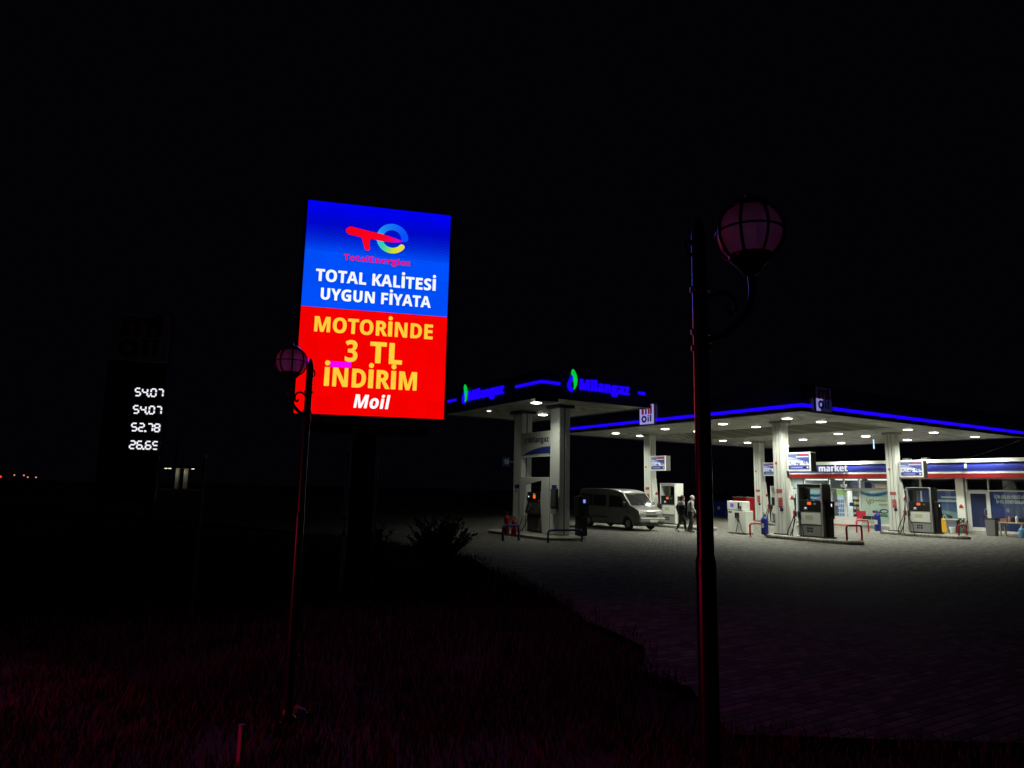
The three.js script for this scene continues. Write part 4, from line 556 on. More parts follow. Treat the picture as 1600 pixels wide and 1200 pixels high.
// things along the shop front
function plasticChair(x, z, turn, label) {
  const o = thing('plastic_chair', label, 'chair', [x, 0.0, z], undefined, turn), m = std(0.45, 0.02, 0.05, 0.4);
  mk('seat', box(0.44, 0.03, 0.44, 0, 0.44, 0, 0.012), m, o); const g = new THREE.CylinderGeometry(0.26, 0.24, 0.42, 20, 1, true, Math.PI * 0.6, Math.PI * 0.8); mk('backrest', g.translate(0, 0.66, 0.02), std(0.45, 0.02, 0.05, 0.4, 0, { side: THREE.DoubleSide }), o);
  for (const a of [-1, 1]) for (const b of [-1, 1]) mk('leg', tube([[a * 0.18, 0.43, b * 0.18], [a * 0.22, 0, b * 0.22]], 0.014, 4, 6), M.galvan, o);
}
plasticChair(15.4, -7.5, -1.2, 'red plastic chair beside the low black table by the shop');
{
  const t = thing('low_table', 'low dark table with steel legs between the red chairs', 'table', [15.3, 0, -6.95]); mk('table_top', box(0.62, 0.04, 0.62, 0, 0.6, 0, 0.01), M.black, t); mk('apron', box(0.5, 0.14, 0.5, 0, 0.51, 0), M.darkGrey, t); for (const a of [-1, 1]) for (const b of [-1, 1]) mk('leg', cyl(0.018, 0.018, 0.58, a * 0.26, 0, b * 0.26, 8), M.steel, t);
  const bin = (name, label, x, z, m, lidm, w = 0.5, h = 0.62) => { const o = thing(name, label, 'bin', [x, 0.0, z]); mk('body', poly([[-w * 0.42, 0], [w * 0.42, 0], [w * 0.5, h], [-w * 0.5, h]], w * 0.8, 0.015).translate(0, 0.02, -w * 0.4).rotateY(Math.PI / 2), m, o); mk('lid', box(w * 0.95, 0.07, w * 1.1, 0, h + 0.05, 0, 0.02), lidm, o); mk('rim', box(w * 0.9, 0.03, w * 1.05, 0, h + 0.012, 0, 0.008), m, o); };
  bin('waste_bin', 'yellow waste bin standing by the shop window', 15.5, BZ[0], M.yellow, M.yellow, 0.4, 0.56); bin('waste_bin', 'grey waste bin next to the yellow one', 15.5, BZ[1], std(0.13, 0.15, 0.18, 0.5), M.offWhite, 0.46, 0.58); bin('waste_bin', 'dark grey bin with black lid beside the shop side door', 15.0, -0.9, std(0.16, 0.16, 0.17, 0.5), M.black, 0.4, 0.72);
  const tb = (x, z, l, m, label) => { const o = thing('display_table', label, 'table', [x, 0, z]); mk('table_top', box(0.6, 0.05, l, 0, 0.62, 0, 0.008), m, o); for (const a of [-1, 1]) for (const b of [-1, 1]) mk('leg', box(0.06, 0.6, 0.06, a * 0.25, 0.3, b * (l / 2 - 0.06)), m, o); };
  tb(15.2, -0.1, 1.0, M.wood, 'wooden table with goods below the blue lettered window'); tb(14.9, 1.3, 1.1, M.wood, 'cream wooden table carrying a steel urn');
  const urn = thing('steel_urn', 'tall steel tea urn on the cream wooden table', 'urn', [14.9, 0.645, 1.15]); mk('body', new THREE.LatheGeometry([[0, 0], [0.13, 0], [0.14, 0.04], [0.14, 0.4], [0.1, 0.46], [0, 0.48]].map(([a, b]) => new THREE.Vector2(a, b)), 20), M.steel, urn); mk('tap', box(0.1, 0.03, 0.03, -0.18, 0.1, 0), M.darkGrey, urn); mk('knob', ball(0.025, 0, 0.5, 0, 10), M.black, urn);
  const bottle = (x, y, z, r, h, m, label) => { const o = thing('water_bottle', label, 'bottle', [x, y, z], 'water bottles at the shop front'); mk('body', new THREE.LatheGeometry([[0, 0], [r, 0], [r, h * 0.6], [r * 0.9, h * 0.68], [r, h * 0.74], [r * 0.5, h * 0.9], [r * 0.3, h * 0.93], [r * 0.3, h]].map(([a, b]) => new THREE.Vector2(a, b)), 16), m, o); mk('cap', cyl(r * 0.34, r * 0.34, h * 0.07, 0, h * 0.98, 0, 12), M.white, o); };
  const pet = phy(0.2, 0.45, 0.7, { roughness: 0.15, transmission: 0.3, thickness: 0 });
  bottle(14.7, 0, 0.42, 0.14, 0.48, pet, 'large blue water bottle standing on the ground under the tables'); bottle(14.9, 0, 0.72, 0.14, 0.48, pet, 'second large water bottle beside the cream table'); bottle(15.1, 0.65, 0.1, 0.06, 0.3, M.white, 'small white bottle on the wooden table'); bottle(15.1, 0.65, -0.2, 0.055, 0.24, std(0.4, 0.2, 0.22, 0.5), 'small pink bottle on the wooden table');
  const box1 = thing('cardboard_box', 'open cardboard box on the wooden table', 'box', [15.2, 0.648, -0.42]); mk('sides', [box(0.3, 0.16, 0.012, 0, 0.08, 0.14), box(0.3, 0.16, 0.012, 0, 0.08, -0.14), box(0.012, 0.16, 0.26, 0.14, 0.08, 0), box(0.012, 0.16, 0.26, -0.14, 0.08, 0), box(0.27, 0.01, 0.26, 0, 0.01, 0)], std(0.3, 0.16, 0.12, 0.8), box1); mk('flap', box(0.3, 0.01, 0.1, 0, 0.17, 0.19), std(0.3, 0.16, 0.12, 0.8), box1);
}
{ // potted plant and a white bucket by the shop pier
  const o = thing('potted_plant', 'dark leafy potted plant at the foot of the shop pier', 'plant', [15.6, 0, BZ[2]]), lv = [];
  mk('pot', new THREE.LatheGeometry([[0, 0], [0.13, 0], [0.18, 0.26], [0.19, 0.28], [0.17, 0.28], [0.15, 0.24], [0, 0.24]].map(([a, b]) => new THREE.Vector2(a, b)), 18), std(0.2, 0.24, 0.2, 0.7), o);
  for (let i = 0; i < 240; i++) { const a = rnd(6.28), t = rnd(), q = Math.sqrt(rnd()) * 0.26 * (1 - (t - 0.4) ** 2 * 1.8); lv.push([V(Math.cos(a) * q, 0.26 + t * 0.42, Math.sin(a) * q), V(Math.cos(a), rnd(0.1, 1), Math.sin(a))]); }
  mk('foliage', leafGeo(lv, 0.11), M.leaf, o); mk('stem', cyl(0.02, 0.012, 0.36, 0, 0.24, 0, 6), M.twig, o);
  const k = thing('bucket', 'small white bucket beside the potted plant', 'bucket', [15.3, 0, BZ[2] - 0.3]); mk('body', cyl(0.11, 0.14, 0.27, 0, 0, 0, 18), M.white, k); mk('rim', ring(0.14, 0.009, 24).translate(0, 0.268, 0), M.white, k); mk('handle', tube([[0, 0.26, -0.14], [-0.06, 0.16, -0.13], [-0.09, 0.13, 0], [-0.06, 0.16, 0.13], [0, 0.26, 0.14]], 0.005, 16, 5), M.steel, k);
}
// cable from the canopy to the shop roof
tag(mk('overhead_cable', tube([S(16.9, 5.1, 1.0), S(17.1, 4.4, -0.6), S(17.0, 3.9, -2.0), S(16.7, 3.6, -3.0)], 0.012, 30, 6), M.darkGrey, scene), 'thin slack cable running down to the shop roof', 'cable');
console.log('market');

// ---------------------------------------------------------------- van
{
  const o = thing('parked_van', 'pale minibus van with bright windscreen parked beside a pump', 'van', [0.25, 0, -10.05]); o.scale.setScalar(0.92);
  const paint = phy(0.135, 0.14, 0.122, { roughness: 0.35, clearcoat: 0.8, clearcoatRoughness: 0.1 }), HW = 0.83;
  const tap = (y) => 1 - 0.09 * clamp((y - 0.95) / 1.0, 0, 1) ** 1.2 - 0.04 * clamp((0.6 - y) / 0.4, 0, 1);
  const nose = (z) => 1 - 0.1 * clamp((z - 1.5) / 0.9, 0, 1) ** 2;
  const shapeIt = (g) => { const p = g.attributes.position; for (let i = 0; i < p.count; i++) p.setX(i, p.getX(i) * tap(p.getY(i)) * nose(p.getZ(i))); g.computeVertexNormals(); return g; };
  const s = new THREE.Shape(), wf = 1.5, wr = -1.55, wh = 0.31, ra = 0.36;
  s.moveTo(-2.33, 0.42); s.lineTo(-2.36, 0.9); s.lineTo(-2.32, 1.6); s.quadraticCurveTo(-2.3, 1.9, -2.16, 1.92); s.quadraticCurveTo(-1, 1.97, 0.1, 1.92); s.quadraticCurveTo(0.85, 1.87, 1.08, 1.76); s.lineTo(1.72, 1.14); s.quadraticCurveTo(2.12, 1.02, 2.24, 0.9); s.lineTo(2.34, 0.62); s.lineTo(2.3, 0.36); s.lineTo(wf + ra, 0.3); s.absarc(wf, wh, ra, 0, Math.PI, false); s.lineTo(wr + ra, 0.3); s.absarc(wr, wh, ra, 0, Math.PI, false); s.lineTo(-2.33, 0.42);
  const body = new THREE.ExtrudeGeometry(s, { depth: 2 * HW - 0.08, bevelEnabled: true, bevelSize: 0.035, bevelThickness: 0.04, bevelSegments: 3, curveSegments: 12, steps: 6 }).translate(0, 0, -HW + 0.04).rotateY(-Math.PI / 2);
  mk('body', shapeIt(body), paint, o);
  const win = (pts, side, name = 'side_window') => { const g = new THREE.ExtrudeGeometry(new THREE.Shape(pts.map(([a, b]) => new THREE.Vector2(a, b))), { depth: 0.02, bevelEnabled: false, steps: 1 }).rotateY(-Math.PI / 2).translate(side > 0 ? HW + 0.022 : -HW - 0.002, 0, 0); const w = mk(name, shapeIt(g), M.glassDark, o); return w; };
  for (const sd of [-1, 1]) {
    win([[-2.15, 1.1], [-1.2, 1.1], [-1.2, 1.66], [-2.1, 1.66]], sd); win([[-1.12, 1.1], [-0.1, 1.1], [-0.1, 1.65], [-1.12, 1.66]], sd); win([[0.16, 1.08], [1.5, 1.08], [1.46, 1.16], [1.0, 1.6], [0.16, 1.64]], sd, 'door_window');
    const dr = mk('door', shapeIt(poly([[0.05, 0.45], [1.1, 0.45], [1.2, 0.72], [1.55, 0.8], [1.56, 1.06], [0.05, 1.06]], 0.012).rotateY(-Math.PI / 2).translate(sd > 0 ? HW + 0.012 : -HW - 0.002, 0, 0)), paint, o); mk('handle', box(0.03, 0.03, 0.14, sd * (HW + 0.012), 0.98, 0.2, 0.01), M.black, dr);
    mk('sill_trim', box(0.02, 0.1, 2.2, sd * (HW - 0.01), 0.56, -0.05), M.darkGrey, o);
    const mi = mk('mirror', box(0.18, 0.24, 0.1, sd * (HW + 0.12), 1.22, 1.42, 0.03), M.black, o); mk('mirror_arm', box(0.12, 0.03, 0.03, sd * (HW + 0.0), 1.16, 1.42), M.black, mi);
    const h = mk('headlight', box(0.36, 0.16, 0.08, sd * 0.5, 0.79, 2.27, 0.03).rotateX(0), phy(0.75, 0.78, 0.78, { roughness: 0.08, clearcoat: 1, metalness: 0.3 }), o); mk('indicator', box(0.1, 0.15, 0.08, sd * 0.72, 0.79, 2.2, 0.02), std(0.5, 0.3, 0.1, 0.2), h);
    mk('tail_light', box(0.05, 0.5, 0.05, sd * (HW - 0.09), 0.98, -2.37, 0.01), M.red, o);
    for (const z of [wf, wr]) { const w = mk('wheel', new THREE.TorusGeometry(0.225, 0.085, 12, 28).rotateY(Math.PI / 2).translate(sd * 0.7, wh, z), M.rubber, o); mk('hub', cyl(0.16, 0.16, 0.13, 0, -0.065, 0, 20).rotateZ(Math.PI / 2).translate(sd * 0.7, wh, z), M.galvan, w); }
  }
  // windscreen lies on the sloped front
  const quad = (a, b, t, m, n, wx) => { const L = Math.hypot(b[0] - a[0], b[1] - a[1]), g = new RoundedBoxGeometry(1, L, 0.02, 2, 0.009); const p = g.attributes.position; for (let i = 0; i < p.count; i++) { const k = p.getY(i) / L + 0.5; p.setX(i, p.getX(i) * lerp(wx[0], wx[1], k)); } const an = Math.atan2(b[0] - a[0], b[1] - a[1]); g.rotateX(an); g.translate(0, (a[1] + b[1]) / 2 + t * Math.sin(-an), (a[0] + b[0]) / 2 + t * Math.cos(an)); g.computeVertexNormals(); return mk(n, g, m, o); };
  const ws = quad([1.7, 1.19], [1.14, 1.73], 0.042, M.glassDark, 'windscreen', [1.44, 1.3]);
  for (const x of [-0.3, 0.3]) mk('wiper', tube([[x, 1.18, 1.79], [x + 0.22, 1.32, 1.65]], 0.01, 4, 5), M.black, ws);
  mk('sun_strip', box(0.5, 0.05, 0.012, -0.3, 1.7, 1.24), M.offWhite, ws);
  mk('bumper', box(1.6, 0.22, 0.16, 0, 0.52, 2.36, 0.06), std(0.3, 0.31, 0.29, 0.4), o); mk('lower_bumper', box(1.5, 0.14, 0.12, 0, 0.36, 2.31, 0.04), M.darkGrey, o); mk('grille', box(0.7, 0.07, 0.03, 0, 0.72, 2.37, 0.01), M.black, o); mk('number_plate', box(0.5, 0.11, 0.012, 0.05, 0.47, 2.447), M.white, o); mk('rear_bumper', box(1.6, 0.2, 0.12, 0, 0.5, -2.42, 0.04), M.darkGrey, o); mk('rear_window', box(1.2, 0.5, 0.02, 0, 1.36, -2.37), M.glassDark, o);
  mk('underbody', span(-0.66, 0.66, 0.22, 0.34, -2.2, 2.1), M.black, o);
}
console.log('van');

// ---------------------------------------------------------------- people: limbs as tapered capsules joined smoothly, meshed by surface nets
function nets(f, lo, hi, h) {
  const n = [0, 1, 2].map((k) => Math.ceil((hi[k] - lo[k]) / h) + 1), at3 = (i, j, k) => (k * n[1] + j) * n[0] + i, d = new Float32Array(n[0] * n[1] * n[2]);
  for (let k = 0; k < n[2]; k++) for (let j = 0; j < n[1]; j++) for (let i = 0; i < n[0]; i++) d[at3(i, j, k)] = f(lo[0] + i * h, lo[1] + j * h, lo[2] + k * h);
  const id = new Int32Array(d.length).fill(-1), pos = [], idx = [];
  for (let k = 0; k < n[2] - 1; k++) for (let j = 0; j < n[1] - 1; j++) for (let i = 0; i < n[0] - 1; i++) {
    let c = 0, sx = 0, sy = 0, sz = 0; const v = []; for (let q = 0; q < 8; q++) v.push(d[at3(i + (q & 1), j + (q >> 1 & 1), k + (q >> 2))]);
    for (let a = 0; a < 8; a++) for (const b of [1, 2, 4]) { if (a & b) continue; const e = a | b; if ((v[a] < 0) !== (v[e] < 0)) { const t = v[a] / (v[a] - v[e]); sx += (a & 1) + (b === 1 ? t : 0); sy += (a >> 1 & 1) + (b === 2 ? t : 0); sz += (a >> 2) + (b === 4 ? t : 0); c++; } }
    if (c) { id[at3(i, j, k)] = pos.length / 3; pos.push(lo[0] + (i + sx / c) * h, lo[1] + (j + sy / c) * h, lo[2] + (k + sz / c) * h); }
  }
  const face = (a, b, c, e, flip) => { if (a < 0 || b < 0 || c < 0 || e < 0) return; flip ? idx.push(a, c, b, a, e, c) : idx.push(a, b, c, a, c, e); };
  for (let k = 1; k < n[2] - 1; k++) for (let j = 1; j < n[1] - 1; j++) for (let i = 1; i < n[0] - 1; i++) {
    const s = d[at3(i, j, k)] < 0;
    if (s !== d[at3(i + 1, j, k)] < 0) face(id[at3(i, j - 1, k - 1)], id[at3(i, j, k - 1)], id[at3(i, j, k)], id[at3(i, j - 1, k)], !s);
    if (s !== d[at3(i, j + 1, k)] < 0) face(id[at3(i - 1, j, k - 1)], id[at3(i - 1, j, k)], id[at3(i, j, k)], id[at3(i, j, k - 1)], !s);
    if (s !== d[at3(i, j, k + 1)] < 0) face(id[at3(i - 1, j - 1, k)], id[at3(i, j - 1, k)], id[at3(i, j, k)], id[at3(i - 1, j, k)], !s);
  }
  const g = new THREE.BufferGeometry(); g.setAttribute('position', new THREE.Float32BufferAttribute(pos, 3)); g.setIndex(idx); g.computeVertexNormals(); return g;
}
const cap = (p, q, ra, rb) => { const [ax, ay, az] = p, bx = q[0] - ax, by = q[1] - ay, bz = q[2] - az, L = bx * bx + by * by + bz * bz || 1e-9; return (x, y, z) => { const t = clamp(((x - ax) * bx + (y - ay) * by + (z - az) * bz) / L, 0, 1); return Math.hypot(x - ax - bx * t, y - ay - by * t, z - az - bz * t) - lerp(ra, rb, t); }; };
const blend = (list, k) => (x, y, z) => { let s = 1e9; for (const f of list) { const d = f(x, y, z), h = clamp(0.5 + 0.5 * (s - d) / k, 0, 1); s = lerp(s, d, h) - k * h * (1 - h); } return s; };
const flat = (f, sx, sz) => f; 
function person(pos, turn, J, look, label) { // faces +x; z is its right side
  const o = thingW('person', label, 'person', pos, turn, 'people walking past the pump'); o.scale.setScalar(0.94);
  const bone = (a, b, ra, rb, grow = 0) => cap(J[a], J[b], ra + grow, rb + grow);
  const torso = (g) => { const [hx, hy, hz] = J.hip, [cx, cy, cz] = J.chest; return (x, y, z) => { const t = clamp((y - hy) / (cy - hy), -0.15, 1.2), mx = lerp(hx, cx, t), rx = lerp(0.105, 0.115, t) + g, rz = lerp(0.15, 0.185, t) * (t > 1 ? 1 - (t - 1) * 2.2 : 1) + g; const q = Math.hypot((x - mx) / rx, (z - hz) / rz); const side = (q - 1) * Math.min(rx, rz); return Math.max(side, (hy - 0.1 - y), y - cy - 0.07) ; }; };
  const arms = (g) => ['L', 'R'].flatMap((s) => [bone('sh' + s, 'el' + s, 0.052, 0.042, g), bone('el' + s, 'wr' + s, 0.041, 0.029, g)]);
  const legs = (g) => ['L', 'R'].flatMap((s) => [bone('hp' + s, 'kn' + s, 0.085, 0.058, g), bone('kn' + s, 'an' + s, 0.056, 0.038, g)]);
  const hd = J.head, face = [hd[0] + 0.01, hd[1], hd[2]];
  const headF = blend([(x, y, z) => (Math.hypot((x - hd[0]) / 0.097, (y - hd[1] - 0.02) / 0.112, (z - hd[2]) / 0.078) - 1) * 0.08, cap([hd[0] + 0.045, hd[1] - 0.075, hd[2]], [hd[0] + 0.02, hd[1] - 0.07, hd[2]], 0.042, 0.05), cap([hd[0] + 0.096, hd[1] + 0.012, hd[2]], [hd[0] + 0.112, hd[1] - 0.02, hd[2]], 0.009, 0.015), cap([hd[0] - 0.01, hd[1] + 0.0, hd[2] - 0.078], [hd[0] - 0.015, hd[1] - 0.03, hd[2] - 0.078], 0.016, 0.01), cap([hd[0] - 0.01, hd[1] + 0.0, hd[2] + 0.078], [hd[0] - 0.015, hd[1] - 0.03, hd[2] + 0.078], 0.016, 0.01), cap([hd[0] + 0.086, hd[1] - 0.052, hd[2] - 0.02], [hd[0] + 0.086, hd[1] - 0.052, hd[2] + 0.02], 0.008, 0.008)], 0.018);
  const eyes = [-1, 1].map((s) => cap([hd[0] + 0.092, hd[1] + 0.012, hd[2] + s * 0.032], [hd[0] + 0.093, hd[1] + 0.012, hd[2] + s * 0.034], 0.013, 0.013));
  const headGeo = nets((x, y, z) => Math.max(headF(x, y, z), -Math.min(eyes[0](x, y, z), eyes[1](x, y, z)) - 0.006), [hd[0] - 0.13, hd[1] - 0.16, hd[2] - 0.12], [hd[0] + 0.15, hd[1] + 0.16, hd[2] + 0.12], 0.008);
  const hands = ['L', 'R'].map((s) => {
    const w = V(...J['wr' + s]), e = V(...J['el' + s]), d = w.clone().sub(e).normalize(), side = V(1, 0, 0).addScaledVector(d, -d.x).normalize(), nrm = d.clone().cross(side), P = (a, b, c) => w.clone().addScaledVector(d, a).addScaledVector(side, b).addScaledVector(nrm, c).toArray();
    const fs = [cap(P(0, 0, 0), P(0.07, 0.016, 0.004), 0.026, 0.019), cap(P(0.02, 0, 0), P(0.075, -0.02, 0.004), 0.024, 0.018)]; const sg = s === 'L' ? 1 : -1;
    [[0.03, 0.07], [0.011, 0.08], [-0.009, 0.074], [-0.028, 0.058]].forEach(([b, l]) => { fs.push(cap(P(0.075, b, 0), P(0.075 + l * 0.55, b, sg * 0.012), 0.0095, 0.0088), cap(P(0.075 + l * 0.55, b, sg * 0.012), P(0.075 + l * 0.85, b, sg * 0.038), 0.0088, 0.0075)); });
    fs.push(cap(P(0.02, 0.026, 0), P(0.055, 0.052, sg * 0.012), 0.013, 0.0105), cap(P(0.055, 0.052, sg * 0.012), P(0.088, 0.054, sg * 0.026), 0.0105, 0.0085));
    const c = P(0.07, 0, 0.01); return nets(blend(fs, 0.005), c.map((q) => q - 0.13), c.map((q) => q + 0.13), 0.006);
  });
  const bodyF = blend([torso(-0.02), ...arms(-0.008), ...legs(-0.012), bone('chest', 'head', 0.058, 0.052), cap([J.hip[0], J.hip[1], J.hip[2] - 0.05], [J.hip[0], J.hip[1], J.hip[2] + 0.05], 0.1, 0.1)], 0.05);
  const all = Object.values(J), lo = [0, 1, 2].map((k) => Math.min(...all.map((q) => q[k])) - 0.22), hi = [0, 1, 2].map((k) => Math.max(...all.map((q) => q[k])) + 0.22);
  mk('body', [nets(bodyF, lo, hi, 0.018), headGeo, ...hands], M.skin, o);
  const wrinkle = (x, y, z) => fbm(x * 9, y * 7, z * 9, 2) * 0.012;
  const jf = blend([torso(0.022), ...arms(0.017), cap([J.chest[0], J.chest[1] + 0.05, J.chest[2]], [J.chest[0] + 0.01, J.chest[1] + 0.1, J.chest[2]], 0.085, 0.07)], 0.045);
  const inWrist = (x, y, z) => Math.max(0.045 - Math.hypot(x - J.wrL[0], y - J.wrL[1], z - J.wrL[2]), 0.045 - Math.hypot(x - J.wrR[0], y - J.wrR[1], z - J.wrR[2]));
  const jacketG = nets((x, y, z) => Math.max(jf(x, y, z) + wrinkle(x, y, z), inWrist(x, y, z), J.hip[1] - 0.09 - y), lo, hi, 0.018);
  mk(look.topName, jacketG, look.top, o);
  if (look.shoulder) { const sf = blend([torso(0.03), ...['L', 'R'].map((s) => bone('sh' + s, 'el' + s, 0.052, 0.042, 0.026))], 0.045); mk('shoulder_panel', nets((x, y, z) => Math.max(sf(x, y, z), J.chest[1] - 0.1 - y, y - J.chest[1] - 0.09), lo, hi, 0.018), look.shoulder, o); }
  const tf = blend([...legs(0.014), cap([J.hip[0], J.hip[1], J.hip[2] - 0.06], [J.hip[0], J.hip[1], J.hip[2] + 0.06], 0.12, 0.12)], 0.05);
  mk('trousers', nets((x, y, z) => Math.max(tf(x, y, z) + wrinkle(x, y, z), y - J.hip[1] - 0.06), lo, hi, 0.018), look.legs, o);
  for (const s of ['L', 'R']) { const a = J['an' + s], t = J['to' + s]; mk('shoe', nets(blend([cap([a[0] - 0.05, a[1] - 0.03, a[2]], [t[0] - 0.02, t[1] + 0.005, t[2]], 0.042, 0.036), cap(a, [a[0], a[1] + 0.04, a[2]], 0.045, 0.045)], 0.03), [a[0] - 0.16, Math.min(a[1], t[1]) - 0.13, a[2] - 0.12], [a[0] + 0.28, Math.max(a[1], t[1]) + 0.16, a[2] + 0.12], 0.01), look.shoe, o); }
  const hf = (x, y, z) => Math.max((Math.hypot((x - hd[0] + 0.008) / 0.106, (y - hd[1] - 0.03) / 0.116, (z - hd[2]) / 0.088) - 1) * 0.09 + fbm(x * 40, y * 40, z * 40, 2) * 0.006, x - hd[0] - 0.055 - (y - hd[1]) * 0.4, hd[1] - 0.055 - y + (x - hd[0]) * 0.8);
  mk('hair', nets(hf, [hd[0] - 0.14, hd[1] - 0.14, hd[2] - 0.13], [hd[0] + 0.15, hd[1] + 0.18, hd[2] + 0.13], 0.009), look.hair, o);
  for (const s of [-1, 1]) mk('eye', ball(0.011, hd[0] + 0.083, hd[1] + 0.012, hd[2] + s * 0.032, 10), M.black, o);
}
person(V(7.84, 0, -29.85), -0.12, { hip: [0, 0.9, 0], chest: [0.05, 1.33, 0], head: [0.12, 1.56, 0], shL: [0.05, 1.38, -0.19], shR: [0.05, 1.38, 0.19], elL: [0.02, 1.12, -0.25], elR: [0.08, 1.12, 0.25], wrL: [0.12, 0.9, -0.25], wrR: [0.22, 0.92, 0.25], hpL: [0, 0.88, -0.09], hpR: [0, 0.88, 0.09], knL: [0.1, 0.5, -0.1], knR: [0.03, 0.49, 0.1], anL: [0.05, 0.11, -0.1], anR: [-0.1, 0.12, 0.1], toL: [0.2, 0.035, -0.1], toR: [0.05, 0.035, 0.1] }, { topName: 'sweatshirt', top: M.cloth, legs: M.clothNavy, shoe: M.brown, hair: M.hairGrey }, 'person with short grey hair in a light grey sweatshirt and dark trousers walking');
person(V(7.52, 0, -30.15), 0.1, { hip: [0, 0.9, 0], chest: [0.03, 1.32, 0], head: [0.09, 1.55, 0], shL: [0.03, 1.37, -0.19], shR: [0.03, 1.37, 0.19], elL: [-0.1, 1.13, -0.24], elR: [0.08, 1.12, 0.24], wrL: [-0.06, 0.9, -0.24], wrR: [0.24, 0.96, 0.22], hpL: [0, 0.88, -0.09], hpR: [0, 0.88, 0.09], knL: [0.2, 0.5, -0.1], knR: [-0.06, 0.49, 0.1], anL: [0.26, 0.1, -0.1], anR: [-0.26, 0.14, 0.1], toL: [0.41, 0.035, -0.1], toR: [-0.12, 0.035, 0.1] }, { topName: 'jacket', top: M.clothDark, shoulder: M.cloth, legs: M.clothDark, shoe: M.shoe, hair: M.hairDark }, 'person in a black jacket with pale shoulders striding beside the pump');
console.log('people');

// ---------------------------------------------------------------- plants
function leafGeo(list, size) { // list of [position, direction]; a folded leaf of four triangles each
  const p = []; const up = V(0, 1, 0);
  for (const [c, d] of list) {
    const s = size * rnd(0.6, 1.25), f = d.clone().normalize(), r = f.clone().cross(up).normalize().multiplyScalar(s * 0.28), n = r.clone().cross(f).normalize().multiplyScalar(s * 0.1);
    const a = c, b = c.clone().addScaledVector(f, s * 0.5).add(r).add(n), e = c.clone().addScaledVector(f, s * 0.5).sub(r).add(n), t = c.clone().addScaledVector(f, s), m = c.clone().addScaledVector(f, s * 0.5);
    for (const q of [a, b, m, m, b, t, a, m, e, m, t, e]) p.push(q.x, q.y, q.z);
  }
  const g = new THREE.BufferGeometry(); g.setAttribute('position', new THREE.Float32BufferAttribute(p, 3)); g.computeVertexNormals(); return g;
}
function shrub(pos, w, h, stems, label, lean = 0) {
  const o = thingW('shrub', label, 'shrub', pos), wood = [], lv = [];
  for (let i = 0; i < stems; i++) {
    const a = rnd(6.28), R = Math.sqrt(rnd()) * w / 2, H = h * rnd(0.6, 1.0) * (1 - 0.25 * (R / (w / 2)) ** 2), end = V(Math.cos(a) * R + lean * H, H, Math.sin(a) * R), mid = end.clone().multiplyScalar(0.5).add(V(rnd(-0.05, 0.05), 0.1 * H, rnd(-0.05, 0.05)));
    const c = new THREE.CatmullRomCurve3([V(Math.cos(a) * 0.06, -0.05, Math.sin(a) * 0.06), mid, end]); wood.push(new THREE.TubeGeometry(c, 6, 0.007, 4));
    for (let k = 0; k < 26; k++) { const t = rnd(0.3, 1), q = c.getPoint(t), d = V(rnd(-1, 1), rnd(-0.2, 1), rnd(-1, 1)); lv.push([q.add(V(rnd(-0.05, 0.05), rnd(-0.04, 0.04), rnd(-0.05, 0.05))), d]); }
    for (let k = 0; k < 3; k++) { const t = rnd(0.45, 0.9), q = c.getPoint(t), e = q.clone().add(V(rnd(-0.22, 0.22), rnd(0.02, 0.26), rnd(-0.22, 0.22))); wood.push(new THREE.TubeGeometry(new THREE.LineCurve3(q, e), 2, 0.004, 4)); for (let n = 0; n < 7; n++) lv.push([q.clone().lerp(e, rnd()), V(rnd(-1, 1), rnd(-0.2, 1), rnd(-1, 1))]); }
  }
  mk('stems', wood, M.twig, o); mk('foliage', leafGeo(lv, 0.075), M.leaf, o);
}
shrub(V(-1.5, -0.1, -15.1), 1.6, 1.4, 70, 'leafy dark shrub at the edge of the forecourt'); shrub(V(-3.1, -0.1, -16.0), 0.7, 1.15, 22, 'thin sapling like shrub beside the display column', 0.12);
{ // hedge beyond the forecourt, and darker trees behind it
  let i = 0;
  for (const [x, z, w, h] of [[13.2, -54.5, 3.2, 2.1], [15.4, -54.8, 3.0, 2.3], [17.7, -54.6, 3.2, 2.2], [20.2, -55, 3.4, 2.5], [23.2, -55.2, 3.6, 2.4], [26.5, -55, 3.4, 2.6]]) {
    const o = thingW('hedge_bush', 'dark green overgrown hedge bush behind the far bins', 'hedge', V(x, -0.05, z), 0, 'hedge bushes behind the station'), lv = [], wd = [];
    for (let k = 0; k < 2600; k++) { const a = rnd(6.28), t = rnd(), r = Math.sqrt(rnd(0.35, 1)), b = 1 - 0.55 * t * t, n = 1 + 0.35 * fbm(Math.cos(a) * 2 + i, t * 3, Math.sin(a) * 2); lv.push([V(Math.cos(a) * r * w / 2 * b * n, t * h * n, Math.sin(a) * r * 0.8 * b * n), V(rnd(-1, 1), rnd(-0.3, 1), rnd(-1, 1))]); }
    for (let k = 0; k < 9; k++) wd.push(new THREE.TubeGeometry(new THREE.LineCurve3(V(rnd(-0.4, 0.4), 0, rnd(-0.2, 0.2)), V(rnd(-w / 2, w / 2) * 0.7, h * rnd(0.6, 1.1), rnd(-0.4, 0.4))), 2, 0.02, 5));
    mk('stems', wd, M.twig, o); mk('foliage', leafGeo(lv, 0.16), M.leafHedge, o); i++;
  }
}
console.log('plants');

